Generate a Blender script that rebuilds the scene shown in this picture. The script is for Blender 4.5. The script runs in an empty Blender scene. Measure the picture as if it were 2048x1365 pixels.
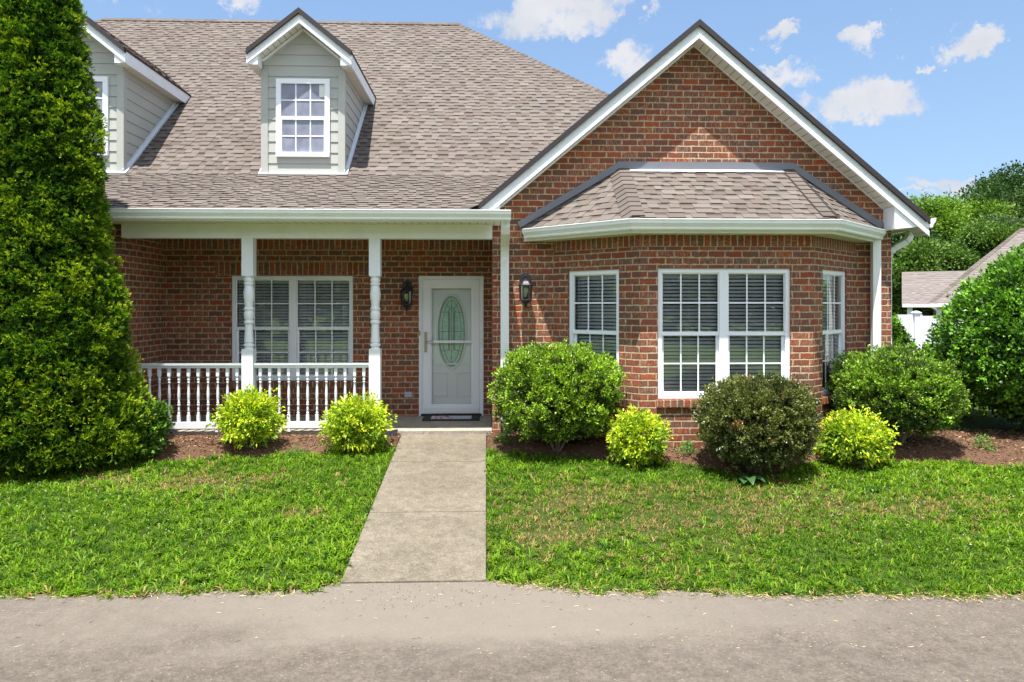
import bpy, bmesh, math, random
import numpy as np
from mathutils import Vector, Matrix

S = bpy.context.scene
random.seed(7)
RNG = np.random.default_rng(11)

# ------------------------------------------------------------------ camera
EYE = 1.70
cam = bpy.data.cameras.new('camera')
cam.lens = 25.66
cam.sensor_width = 36
cam.shift_y = -0.0344
cam.clip_start = 0.05
cam.clip_end = 2000
co = bpy.data.objects.new('camera', cam)
S.collection.objects.link(co)
co.location = (0, 0, EYE)
co.rotation_euler = (math.radians(90), 0, math.radians(-2.04))
S.camera = co

# ------------------------------------------------------------------ light
SUN_AZ_X, SUN_AZ_Y, SUN_UP = -0.36, -1.0, 3.6        # direction towards the sun
hyp = math.hypot(SUN_AZ_X, SUN_AZ_Y)
ELEV = math.atan2(SUN_UP, hyp)
sun = bpy.data.lights.new('sun', 'SUN')
sun.energy = 4.3
sun.angle = math.radians(0.55)
sun.color = (1.0, 0.965, 0.91)
so = bpy.data.objects.new('sun', sun)
S.collection.objects.link(so)
so.rotation_euler = Vector((SUN_AZ_X, SUN_AZ_Y, SUN_UP)).to_track_quat('Z', 'Y').to_euler()
so.location = (0, 0, 40)

S.view_settings.view_transform = 'Standard'
S.view_settings.look = 'None'
S.view_settings.gamma = 1
S.view_settings.use_curve_mapping = False
S.view_settings.exposure = 1.32
S.cycles.max_bounces = 8
S.cycles.transparent_max_bounces = 12
S.cycles.caustics_reflective = False
S.cycles.caustics_refractive = False

world = bpy.data.worlds.new('World')
S.world = world
world.use_nodes = True
wt = world.node_tree
wt.nodes.clear()


class G:
    """tiny node-tree helper"""
    def __init__(s, tree): s.t = tree
    def n(s, typ, **kw):
        nd = s.t.nodes.new(typ)
        for k, v in kw.items(): setattr(nd, k, v)
        return nd
    def put(s, sock, v):
        if v is None: return
        if isinstance(v, bpy.types.NodeSocket): s.t.links.new(v, sock)
        else: sock.default_value = v
    def m(s, op, a, b=None, c=None, clamp=False):
        nd = s.n('ShaderNodeMath', operation=op); nd.use_clamp = clamp
        s.put(nd.inputs[0], a); s.put(nd.inputs[1], b); s.put(nd.inputs[2], c)
        return nd.outputs[0]
    def vm(s, op, a, b=None, out=0):
        nd = s.n('ShaderNodeVectorMath', operation=op)
        s.put(nd.inputs[0], a); s.put(nd.inputs[1], b)
        return nd.outputs[out]
    def sep(s, v):
        nd = s.n('ShaderNodeSeparateXYZ'); s.put(nd.inputs[0], v); return nd.outputs
    def comb(s, x, y, z=0.0):
        nd = s.n('ShaderNodeCombineXYZ')
        s.put(nd.inputs[0], x); s.put(nd.inputs[1], y); s.put(nd.inputs[2], z); return nd.outputs[0]
    def noise(s, v, scale, detail=3, rough=0.55, out=0, dist=0.0):
        nd = s.n('ShaderNodeTexNoise'); s.put(nd.inputs['Vector'], v)
        nd.inputs['Scale'].default_value = scale; nd.inputs['Detail'].default_value = detail
        nd.inputs['Roughness'].default_value = rough; nd.inputs['Distortion'].default_value = dist
        return nd.outputs[out]
    def ramp(s, f, pts, interp='LINEAR'):
        nd = s.n('ShaderNodeValToRGB'); s.put(nd.inputs[0], f)
        cr = nd.color_ramp; cr.interpolation = interp
        while len(cr.elements) < len(pts): cr.elements.new(0.5)
        for e, (p, c) in zip(cr.elements, pts):
            e.position = p; e.color = (*c, 1) if len(c) == 3 else c
        return nd.outputs[0]
    def mix(s, f, a, b, mode='MIX'):
        nd = s.n('ShaderNodeMix', data_type='RGBA', blend_type=mode)
        s.put(nd.inputs[0], f)
        s.put(nd.inputs[6], (*a, 1) if isinstance(a, tuple) else a)
        s.put(nd.inputs[7], (*b, 1) if isinstance(b, tuple) else b)
        return nd.outputs[2]
    def rng(s, f, a, b, c=0.0, d=1.0, smooth=False):
        nd = s.n('ShaderNodeMapRange'); nd.clamp = True
        if smooth: nd.interpolation_type = 'SMOOTHSTEP'
        s.put(nd.inputs[0], f)
        for i, v in enumerate((a, b, c, d)): s.put(nd.inputs[i + 1], v)
        return nd.outputs[0]


# sky + clouds (all in world directions)
g = G(wt)
sky = g.n('ShaderNodeTexSky', sky_type='NISHITA')
sky.sun_disc = False
sky.sun_elevation = ELEV
sky.sun_rotation = math.atan2(SUN_AZ_X, SUN_AZ_Y)
sky.air_density = 1.0; sky.dust_density = 0.6; sky.ozone_density = 1.4
tc = g.n('ShaderNodeTexCoord')
dx, dy, dz = g.sep(tc.outputs['Generated'])
az = g.m('ARCTAN2', dx, dy)
el = g.m('ARCSINE', dz)
def px2ang(x, y):
    u, v = (x - 1024) / 1460, (612 - y) / 1460
    t = math.radians(2.04)
    X, Y = math.cos(t) * u + math.sin(t), math.cos(t) - math.sin(t) * u
    return math.atan2(X, Y), math.asin(v / math.sqrt(X * X + Y * Y + v * v))
# cloud centre and half-size measured as viewing angles (degrees-like units from the photo)
CL = [(1095, 35, 135, 48), (1185, 15, 70, 40), (1265, 118, 68, 52), (1735, 88, 64, 46), (1935, 72, 78, 48), (1560, 70, 38, 26),
      (1735, 205, 125, 60), (1570, 165, 65, 55), (490, 8, 62, 34), (215, -5, 55, 26), (1850, 118, 26, 15),
      (1870, 366, 90, 20), (1310, 22, 26, 26), (1800, 395, 120, 14), (70, -60, 220, 60), (850, -90, 160, 50), (1560, 130, 50, 18)]
acc = None
warp = g.noise(tc.outputs['Generated'], 11.0, 8, 0.68, out=1)
wx, wy, wz = g.sep(warp)
waz = g.m('ADD', az, g.m('MULTIPLY', g.m('SUBTRACT', wx, 0.5), 0.20))
wel = g.m('ADD', el, g.m('MULTIPLY', g.m('SUBTRACT', wy, 0.5), 0.13))
for (cx, cy, rx, ry) in CL:
    a0, e0 = px2ang(cx, cy)
    a1, e1 = px2ang(cx + rx, cy - ry)
    u = g.m('DIVIDE', g.m('SUBTRACT', waz, a0), abs(a1 - a0) * 1.15)
    v = g.m('DIVIDE', g.m('SUBTRACT', wel, e0), abs(e1 - e0) * 1.15)
    d2 = g.m('ADD', g.m('MULTIPLY', u, u), g.m('MULTIPLY', v, v))
    mk = g.m('SUBTRACT', 1.0, d2, clamp=True)
    acc = mk if acc is None else g.m('MAXIMUM', acc, mk)
detail = g.m('ADD', g.m('MULTIPLY', g.noise(tc.outputs['Generated'], 17.0, 9, 0.68), .75), g.m('MULTIPLY', g.noise(tc.outputs['Generated'], 55.0, 6, 0.6), .25))
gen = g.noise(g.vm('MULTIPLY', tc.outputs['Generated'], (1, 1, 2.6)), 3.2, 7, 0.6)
gen = g.m('MULTIPLY', g.rng(gen, 0.44, 0.60), g.rng(g.m('MULTIPLY', dy, -1.0), -0.1, 0.25))  # added clouds behind the camera, kept dense to lift the shade fill
shape = g.m('ADD', acc, g.m('MULTIPLY', g.m('SUBTRACT', detail, 0.5), 4.2))
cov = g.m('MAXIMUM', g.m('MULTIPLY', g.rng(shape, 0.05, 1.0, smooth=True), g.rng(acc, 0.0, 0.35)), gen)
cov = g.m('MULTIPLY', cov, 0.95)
inner = g.noise(tc.outputs['Generated'], 14.0, 5, 0.55)
ccol = g.ramp(inner, [(0.3, (0.72, 0.76, 0.82)), (0.6, (0.92, 0.92, 0.93))])
skyc = g.mix(1.0, sky.outputs[0], (0.50, 0.585, 0.66), 'MULTIPLY')
hz = g.rng(el, 0.0, 0.50, 0.68, 0.30)
BGS = 0.15
skyc = g.mix(hz, skyc, (0.155 / BGS, 0.210 / BGS, 0.280 / BGS))
cc = g.mix(1.0, ccol, (1 / BGS * .37, 1 / BGS * .37, 1 / BGS * .38), 'MULTIPLY')
rear_fill = g.rng(g.m('MULTIPLY', dy, -1.0), -0.1, 0.25, 1.0, 3.0)  # unseen rear clouds boosted above the visible ones, as fill light
cc = g.vm('SCALE', cc); cc.node.inputs['Scale'].default_value = 1.0; g.put(cc.node.inputs['Scale'], rear_fill)
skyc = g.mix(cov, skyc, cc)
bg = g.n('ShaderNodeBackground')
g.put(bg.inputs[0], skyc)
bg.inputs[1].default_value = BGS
out = g.n('ShaderNodeOutputWorld')
wt.links.new(bg.outputs[0], out.inputs[0])

# ------------------------------------------------------------------ materials
MATS = {}
def mat(name):
    m = bpy.data.materials.new(name); m.use_nodes = True
    m.node_tree.nodes.clear()
    gg = G(m.node_tree)
    b = gg.n('ShaderNodeBsdfPrincipled'); o = gg.n('ShaderNodeOutputMaterial')
    m.node_tree.links.new(b.outputs[0], o.inputs[0])
    MATS[name] = m
    return m, gg, b, o
def bump(gg, b, h, strength=0.3, dist=0.01):
    nd = gg.n('ShaderNodeBump'); nd.inputs['Strength'].default_value = strength
    nd.inputs['Distance'].default_value = dist
    gg.put(nd.inputs['Height'], h); gg.put(b.inputs['Normal'], nd.outputs[0])
def plain(name, col, rough=0.5, var=0.06, scale=6.0, metal=0.0, bmp=0.0, spec=0.5, dirt=None, dirt_amt=0.0):
    m, gg, b, o = mat(name)
    t = gg.n('ShaderNodeTexCoord').outputs['Object']
    nz = gg.noise(t, scale, 5)
    c = gg.mix(nz, tuple(max(0, x * (1 - var)) for x in col), tuple(min(1, x * (1 + var)) for x in col))
    if dirt:
        d = gg.rng(gg.noise(t, scale * 0.7 + 1, 6, 0.7), 0.5, 0.78, 0.0, dirt_amt)
        c = gg.mix(d, c, dirt)
    gg.put(b.inputs['Base Color'], c)
    b.inputs['Roughness'].default_value = rough; b.inputs['Metallic'].default_value = metal
    b.inputs['Specular IOR Level'].default_value = spec
    if bmp: bump(gg, b, gg.noise(t, scale * 12, 4), bmp, 0.004)
    return m

def brick_mat(name, offset=0.5):
    m, gg, b, o = mat(name)
    uvn = gg.n('ShaderNodeTexCoord').outputs['UV']
    wv = gg.noise(uvn, 7.0, 3, 0.6, out=1)
    uv = gg.vm('ADD', uvn, gg.vm('MULTIPLY', gg.vm('SUBTRACT', wv, (0.5, 0.5, 0.5)), (0.006, 0.006, 0.0)))
    wv2 = gg.noise(uvn, 55.0, 3, 0.6, out=1)
    uv = gg.vm('ADD', uv, gg.vm('MULTIPLY', gg.vm('SUBTRACT', wv2, (0.5, 0.5, 0.5)), (0.006, 0.006, 0.0)))
    u, v, _ = gg.sep(uv)
    BW, BH = 0.205, 0.0813
    vr = gg.m('DIVIDE', v, BH); row = gg.m('FLOOR', vr)
    par = gg.m('FLOORED_MODULO', row, 2.0)
    jit = gg.n('ShaderNodeTexWhiteNoise', noise_dimensions='1D'); gg.put(jit.inputs['W'], row)
    fu = gg.m('ADD', gg.m('DIVIDE', u, BW), gg.m('MULTIPLY', par, offset))
    if offset: fu = gg.m('ADD', fu, gg.m('MULTIPLY', jit.outputs[0], 0.12))
    col = gg.m('FLOOR', fu)
    lx = gg.m('MULTIPLY', gg.m('SUBTRACT', fu, col), BW)
    ly = gg.m('MULTIPLY', gg.m('SUBTRACT', vr, row), BH)
    ex = gg.m('MINIMUM', lx, gg.m('SUBTRACT', BW, lx))
    ey = gg.m('MINIMUM', ly, gg.m('SUBTRACT', BH, ly))
    e = gg.m('MINIMUM', ex, ey)
    smear = gg.noise(uvn, 16.0, 5, 0.7)
    edge_n = gg.rng(smear, 0.50, 0.74, 0.0060, 0.022)
    mask = gg.rng(gg.m('SUBTRACT', e, edge_n), -0.0012, 0.0016)          # 1 on brick
    wn = gg.n('ShaderNodeTexWhiteNoise', noise_dimensions='2D'); gg.put(wn.inputs['Vector'], gg.comb(col, row))
    r1 = wn.outputs[0]; rc = gg.sep(wn.outputs[1])
    base = gg.ramp(r1, [(0.0, (0.255, 0.060, 0.030)), (0.22, (0.200, 0.064, 0.038)), (0.42, (0.135, 0.068, 0.050)),
                        (0.58, (0.270, 0.062, 0.028)), (0.76, (0.168, 0.068, 0.044)), (0.92, (0.32, 0.070, 0.028))])
    # flashed grey-brown heart in part of the bricks
    fl = gg.noise(gg.comb(gg.m('MULTIPLY', u, 11.0), gg.m('MULTIPLY', v, 4.0), gg.m('MULTIPLY', r1, 40.0)), 1.0, 2)
    fl = gg.m('MULTIPLY', gg.rng(fl, 0.48, 0.58), gg.rng(rc[1], 0.15, 0.9, 0.15, 0.85))
    base = gg.mix(fl, base, (0.150, 0.088, 0.074))
    # vertical wire-cut streaks
    st = gg.noise(gg.comb(gg.m('MULTIPLY', u, 75.0), gg.m('MULTIPLY', v, 15.0), gg.m('MULTIPLY', r1, 70.0)), 1.0, 3, 0.65)
    st = gg.m('MULTIPLY', gg.rng(st, 0.47, 0.60), gg.rng(rc[2], 0.1, 1.0, 0.04, 0.58))
    base = gg.mix(st, base, (0.53, 0.295, 0.185))
    fine = gg.noise(uvn, 240.0, 3, 0.7)
    base = gg.mix(1.0, base, gg.ramp(fine, [(0.25, (0.72, 0.72, 0.72)), (0.75, (1.25, 1.25, 1.25))]), 'MULTIPLY')
    base = gg.mix(1.0, base, gg.ramp(gg.noise(uvn, 0.9, 4, 0.6), [(0.3, (0.84, 0.86, 0.88)), (0.7, (1.13, 1.10, 1.06))]), 'MULTIPLY')
    mort = gg.mix(gg.noise(uvn, 22.0, 5, 0.7), (0.39, 0.295, 0.175), (0.55, 0.43, 0.28))
    c = gg.mix(mask, mort, base)
    gg.put(b.inputs['Base Color'], c)
    b.inputs['Roughness'].default_value = 0.88
    b.inputs['Specular IOR Level'].default_value = 0.25
    hgt = gg.m('ADD', gg.m('MULTIPLY', gg.rng(gg.m('SUBTRACT', e, edge_n), -0.003, 0.0035), 1.0),
               gg.m('MULTIPLY', gg.m('ADD', fine, st), 0.22))
    bump(gg, b, hgt, 0.9, 0.006)
    return m
brick_mat('brick'); brick_mat('brick_soldier', 0.0)

def shingle_mat():
    m, gg, b, o = mat('shingle')
    at = gg.n('ShaderNodeAttribute', attribute_name='tint').outputs['Color']
    t = gg.n('ShaderNodeTexCoord').outputs['Object']
    gr = gg.noise(t, 260.0, 3, 0.7)
    bl = gg.noise(t, 1.1, 4, 0.6)
    c = gg.mix(1.0, at, gg.ramp(gr, [(0.3, (0.66, 0.66, 0.66)), (0.7, (1.34, 1.34, 1.34))]), 'MULTIPLY')
    c = gg.mix(1.0, c, gg.ramp(bl, [(0.3, (0.93, 0.92, 0.92)), (0.7, (1.06, 1.06, 1.05))]), 'MULTIPLY')
    gg.put(b.inputs['Base Color'], c)
    b.inputs['Roughness'].default_value = 0.95; b.inputs['Specular IOR Level'].default_value = 0.2
    bump(gg, b, gr, 0.25, 0.003)
    # plain procedural roof for far slopes
    m, gg, b, o = mat('far_shingle')
    uvn = gg.n('ShaderNodeTexCoord').outputs['UV']
    u, v, _ = gg.sep(uvn)
    row = gg.m('FLOOR', gg.m('DIVIDE', v, 0.143))
    w = gg.n('ShaderNodeTexWhiteNoise', noise_dimensions='1D'); gg.put(w.inputs['W'], row)
    fu = gg.m('ADD', gg.m('DIVIDE', u, 0.17), gg.m('MULTIPLY', w.outputs[0], 7.0))
    wn = gg.n('ShaderNodeTexWhiteNoise', noise_dimensions='2D')
    gg.put(wn.inputs['Vector'], gg.comb(gg.m('FLOOR', fu), row))
    fr = gg.m('FRACT', gg.m('DIVIDE', v, 0.143))
    dark = gg.m('MULTIPLY', gg.rng(fr, 0.72, 0.86), gg.rng(wn.outputs[0], 0.4, 0.6))
    c = gg.ramp(wn.outputs[0], [(0, (0.14, 0.118, 0.106)), (1, (0.20, 0.172, 0.155))])
    c = gg.mix(dark, c, (0.07, 0.055, 0.05))
    gg.put(b.inputs['Base Color'], c); b.inputs['Roughness'].default_value = 0.95
    bump(gg, b, fr, 0.5, 0.006)
shingle_mat()

plain('white_trim', (0.86, 0.88, 0.90), 0.5, 0.04, 3.0, dirt=(0.50, 0.48, 0.38), dirt_amt=0.30)
plain('white_rail', (0.80, 0.82, 0.84), 0.38, 0.02, 3.0, dirt=(0.55, 0.54, 0.48), dirt_amt=0.10)
plain('gutter_white', (0.84, 0.86, 0.84), 0.45, 0.04, 2.5, dirt=(0.50, 0.47, 0.36), dirt_amt=0.25)
plain('vinyl', (0.87, 0.89, 0.92), 0.35, 0.02, 4.0)
plain('blind', (0.90, 0.91, 0.92), 0.5, 0.02, 4.0)
plain('curtain', (0.26, 0.26, 0.26), 0.9, 0.06, 4.0)
plain('room', (0.12, 0.115, 0.11), 0.9, 0.05, 2.0)
plain('dark_drip', (0.026, 0.020, 0.022), 0.75, 0.25, 30.0, bmp=0.4)
plain('flashing', (0.17, 0.175, 0.20), 0.45, 0.08, 5.0)
plain('pale_flashing', (0.62, 0.66, 0.70), 0.4, 0.08, 5.0)
plain('black_metal', (0.028, 0.026, 0.030), 0.42, 0.2, 20.0, metal=0.3)
plain('black_plastic', (0.018, 0.018, 0.020), 0.35, 0.2, 10.0)
plain('bulb', (0.40, 0.41, 0.33), 0.4, 0.02)
plain('nickel', (0.42, 0.38, 0.32), 0.32, 0.1, 30.0, metal=0.9)
plain('outlet_grey', (0.42, 0.45, 0.52), 0.5, 0.05)
plain('brass_tag', (0.50, 0.30, 0.12), 0.5, 0.1)
plain('paper', (0.72, 0.74, 0.70), 0.8, 0.03)
plain('mat_rubber', (0.022, 0.020, 0.020), 0.85, 0.4, 60.0, bmp=0.6)
plain('bark', (0.17, 0.125, 0.09), 0.9, 0.4, 18.0, bmp=0.8)
plain('door_white', (0.88, 0.91, 0.89), 0.45, 0.02, 4.0)
plain('fence_white', (0.74, 0.75, 0.78), 0.45, 0.03, 3.0)
plain('lead_came', (0.30, 0.29, 0.17), 0.35, 0.1, metal=0.6)

def soffit_mat():
    m, gg, b, o = mat('soffit')
    uv = gg.n('ShaderNodeTexCoord').outputs['UV']
    u, v, _ = gg.sep(uv)
    fr = gg.m('FRACT', gg.m('DIVIDE', u, 0.105))
    gv = gg.m('MULTIPLY', gg.rng(fr, 0.0, 0.09, 0, 1), gg.rng(fr, 0.91, 1.0, 1, 0))
    hole = gg.m('MULTIPLY', gg.rng(gg.m('FRACT', gg.m('DIVIDE', v, 0.03)), 0.5, 0.6), gg.rng(gg.m('ABSOLUTE', gg.m('SUBTRACT', fr, 0.5)), 0.1, 0.14, 1, 0))
    c = gg.mix(gg.rng(gv, 0, 1, 0, 1), (0.28, 0.26, 0.20), (0.72, 0.71, 0.65))
    gg.put(b.inputs['Base Color'], c); b.inputs['Roughness'].default_value = 0.5
    bump(gg, b, gv, 0.7, 0.008)
    # lap siding paint
    m, gg, b, o = mat('siding')
    t = gg.n('ShaderNodeTexCoord').outputs['Object']
    x, y, z = gg.sep(t)
    grain = gg.noise(gg.comb(gg.m('MULTIPLY', x, 4.0), gg.m('MULTIPLY', y, 4.0), gg.m('MULTIPLY', z, 60.0)), 1.0, 4, 0.6)
    c = gg.mix(gg.noise(t, 3.0, 5), (0.40, 0.405, 0.365), (0.455, 0.46, 0.42))
    gg.put(b.inputs['Base Color'], c); b.inputs['Roughness'].default_value = 0.6
    bump(gg, b, grain, 0.25, 0.003)
soffit_mat()

def glass_mat(name, tint=(1, 1, 1), boost=1.6, base=0.05, rough=0.0):
    m = bpy.data.materials.new(name); m.use_nodes = True; m.node_tree.nodes.clear()
    gg = G(m.node_tree); MATS[name] = m
    t = gg.n('ShaderNodeBsdfTransparent'); t.inputs[0].default_value = (*tint, 1)
    gl = gg.n('ShaderNodeBsdfGlossy'); gl.inputs['Roughness'].default_value = rough
    nz = gg.noise(gg.n('ShaderNodeTexCoord').outputs['Object'], 2.2, 2)
    bn = gg.n('ShaderNodeBump'); bn.inputs['Strength'].default_value = 0.06; bn.inputs['Distance'].default_value = 0.02
    gg.put(bn.inputs['Height'], nz); gg.put(gl.inputs['Normal'], bn.outputs[0])
    fr = gg.n('ShaderNodeFresnel'); fr.inputs[0].default_value = 1.5
    f = gg.m('ADD', gg.m('MULTIPLY', fr.outputs[0], boost), base, clamp=True)
    mx = gg.n('ShaderNodeMixShader'); gg.put(mx.inputs[0], f)
    m.node_tree.links.new(t.outputs[0], mx.inputs[1]); m.node_tree.links.new(gl.outputs[0], mx.inputs[2])
    o = gg.n('ShaderNodeOutputMaterial'); m.node_tree.links.new(mx.outputs[0], o.inputs[0])
glass_mat('glass', (0.96, 0.98, 0.97), 2.3, 0.04)
glass_mat('storm_glass', (0.99, 1.0, 0.995), 0.8, 0.0)
glass_mat('lantern_glass', (0.8, 0.82, 0.75), 1.5, 0.04)
m, gg, b, o = mat('oval_glass')
b.inputs['Roughness'].default_value = 0.22
gg.put(b.inputs['Base Color'], gg.ramp(gg.noise(gg.n('ShaderNodeTexCoord').outputs['Object'], 30.0, 4), [(0.3, (0.42, 0.66, 0.54)), (0.7, (0.60, 0.84, 0.70))]))
m, gg, b, o = mat('dormer_pane')
b.inputs['Roughness'].default_value = 0.12
gg.put(b.inputs['Base Color'], gg.ramp(gg.noise(gg.n('ShaderNodeTexCoord').outputs['Object'], 5.0, 5), [(0.3, (0.17, 0.18, 0.23)), (0.7, (0.29, 0.30, 0.37))]))

def ground_mats():
    # concrete walk
    def concrete(name, c1, c2, sp, joints=None):
        m, gg, b, o = mat(name)
        t = gg.n('ShaderNodeTexCoord').outputs['Object']
        big = gg.noise(t, 1.3, 5, 0.6); mid = gg.noise(t, 9.0, 6, 0.7); fine = gg.m('ADD', gg.m('MULTIPLY', gg.noise(t, 150.0, 3, 0.7), .5), gg.m('MULTIPLY', gg.noise(t, 48.0, 4, 0.75), .5))
        c = gg.mix(gg.rng(big, 0.35, 0.65), c1, c2)
        c = gg.mix(1.0, c, gg.ramp(mid, [(0.3, (0.74, 0.73, 0.71)), (0.7, (1.2, 1.2, 1.19))]), 'MULTIPLY')
        c = gg.mix(1.0, c, gg.ramp(fine, [(0.36, (0.55, 0.53, 0.51)), (0.5, (1.0, 1.0, 1.0)), (0.64, (1.5, 1.48, 1.44))]), 'MULTIPLY')
        vo = gg.n('ShaderNodeTexVoronoi'); gg.put(vo.inputs['Vector'], t); vo.inputs['Scale'].default_value = 34.0
        spk = gg.m('MULTIPLY', gg.rng(vo.outputs['Distance'], 0.16, 0.26, 1, 0), gg.rng(gg.sep(vo.outputs['Color'])[0], 0.80, 0.84))
        c = gg.mix(gg.m('MULTIPLY', spk, 0.60), c, sp)
        spk2 = gg.m('MULTIPLY', gg.rng(vo.outputs['Distance'], 0.14, 0.24, 1, 0), gg.rng(gg.sep(vo.outputs['Color'])[1], 0.88, 0.90))
        c = gg.mix(gg.m('MULTIPLY', spk2, 0.7), c, (0.07, 0.055, 0.045))
        gg.put(b.inputs['Base Color'], c); b.inputs['Roughness'].default_value = 0.92
        b.inputs['Specular IOR Level'].default_value = 0.25
        bump(gg, b, gg.m('ADD', gg.m('MULTIPLY', mid, 0.5), fine), 0.45, 0.004)
        return m, gg, b, c, t, mid
    concrete('concrete', (0.138, 0.118, 0.088), (0.176, 0.152, 0.116), (0.30, 0.27, 0.225))
    concrete('slab_concrete', (0.30, 0.27, 0.225), (0.36, 0.325, 0.275), (0.45, 0.41, 0.35))
    # street: worn tarmac, with a paler dusty band of washed-out fines near the lawn and walk
    m, gg, b, c, t, mid = concrete('asphalt', (0.109, 0.091, 0.075), (0.118, 0.099, 0.082), (0.26, 0.23, 0.19))
    x, y, z = gg.sep(t)
    wob = gg.noise(gg.vm('MULTIPLY', t, (0.6, 1.4, 1)), 1.0, 4, 0.55)
    yy = gg.m('ADD', y, gg.m('MULTIPLY', gg.m('SUBTRACT', wob, 0.5), 2.2))
    band = gg.m('MULTIPLY', gg.rng(yy, 4.25, 4.95, 0, 1, smooth=True), gg.rng(gg.m('ABSOLUTE', gg.m('ADD', x, 0.2)), 0.6, 4.2, 1.0, 0.15, smooth=True))
    c = gg.mix(gg.m('MULTIPLY', band, 0.72), c, (0.185, 0.160, 0.130))
    st = gg.rng(gg.noise(gg.vm('MULTIPLY', t, (0.35, 1.6, 1)), 1.3, 5, 0.6), 0.54, 0.72, 0, 0.22)
    c = gg.mix(st, c, (0.145, 0.127, 0.110))
    gg.put(b.inputs['Base Color'], c)
    # soil + thatch under the grass
    m, gg, b, o = mat('lawn_soil')
    t = gg.n('ShaderNodeTexCoord').outputs['Object']
    n1 = gg.noise(t, 1.6, 5, 0.6); n2 = gg.noise(t, 60.0, 4, 0.7)
    c = gg.ramp(n2, [(0.3, (0.020, 0.040, 0.008)), (0.55, (0.045, 0.075, 0.014)), (0.75, (0.12, 0.10, 0.04))])
    c = gg.mix(gg.rng(n1, 0.55, 0.75, 0, 0.4), c, (0.14, 0.10, 0.05))
    gg.put(b.inputs['Base Color'], c); b.inputs['Roughness'].default_value = 1.0; b.inputs['Specular IOR Level'].default_value = 0.05
    bump(gg, b, n2, 0.8, 0.02)
    m, gg, b, o = mat('mulch')
    t = gg.n('ShaderNodeTexCoord').outputs['Object']
    n1 = gg.noise(t, 2.5, 5, 0.6); n2 = gg.noise(t, 90.0, 5, 0.75)
    c = gg.ramp(n2, [(0.3, (0.045, 0.024, 0.015)), (0.5, (0.13, 0.072, 0.045)), (0.7, (0.26, 0.16, 0.10))])
    c = gg.mix(gg.rng(n1, 0.45, 0.7, 0, 0.3), c, (0.15, 0.10, 0.065))
    gg.put(b.inputs['Base Color'], c); b.inputs['Roughness'].default_value = 1.0; b.inputs['Specular IOR Level'].default_value = 0.05
    bump(gg, b, n2, 1.0, 0.02)
ground_mats()

def leaf_mat(name, rough=0.45, trans=0.3, spec=0.5):
    m = bpy.data.materials.new(name); m.use_nodes = True; m.node_tree.nodes.clear()
    gg = G(m.node_tree); MATS[name] = m
    at = gg.n('ShaderNodeAttribute', attribute_name='tint').outputs['Color']
    b = gg.n('ShaderNodeBsdfPrincipled'); gg.put(b.inputs['Base Color'], at)
    b.inputs['Roughness'].default_value = rough; b.inputs['Specular IOR Level'].default_value = spec
    tr = gg.n('ShaderNodeBsdfTranslucent')
    gg.put(tr.inputs[0], gg.mix(1.0, at, (1.15, 1.35, 0.6), 'MULTIPLY'))
    mx = gg.n('ShaderNodeMixShader'); mx.inputs[0].default_value = trans
    m.node_tree.links.new(b.outputs[0], mx.inputs[1]); m.node_tree.links.new(tr.outputs[0], mx.inputs[2])
    o = gg.n('ShaderNodeOutputMaterial'); m.node_tree.links.new(mx.outputs[0], o.inputs[0])
leaf_mat('leaf', .5, .3, .25); leaf_mat('glossy_leaf', 0.32, 0.24, 0.42); leaf_mat('grass', 0.65, 0.35, 0.12); leaf_mat('conifer', 0.65, 0.25, 0.15)
m, gg, b, o = mat('chip')
gg.put(b.inputs['Base Color'], gg.n('ShaderNodeAttribute', attribute_name='tint').outputs['Color'])
b.inputs['Roughness'].default_value = 0.95; b.inputs['Specular IOR Level'].default_value = 0.1

# ------------------------------------------------------------------ object helpers
def tag(o, label=None, cat=None, group=None, kind=None):
    if label: o['label'] = label
    if cat: o['category'] = cat
    if group: o['group'] = group
    if kind: o['kind'] = kind
    return o
def empty(name, loc=(0, 0, 0), label=None, cat=None, group=None, rz=0.0):
    o = bpy.data.objects.new(name, None); S.collection.objects.link(o)
    o.location = loc; o.rotation_euler = (0, 0, rz); o.empty_display_size = 0.2
    return tag(o, label, cat, group)

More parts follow.
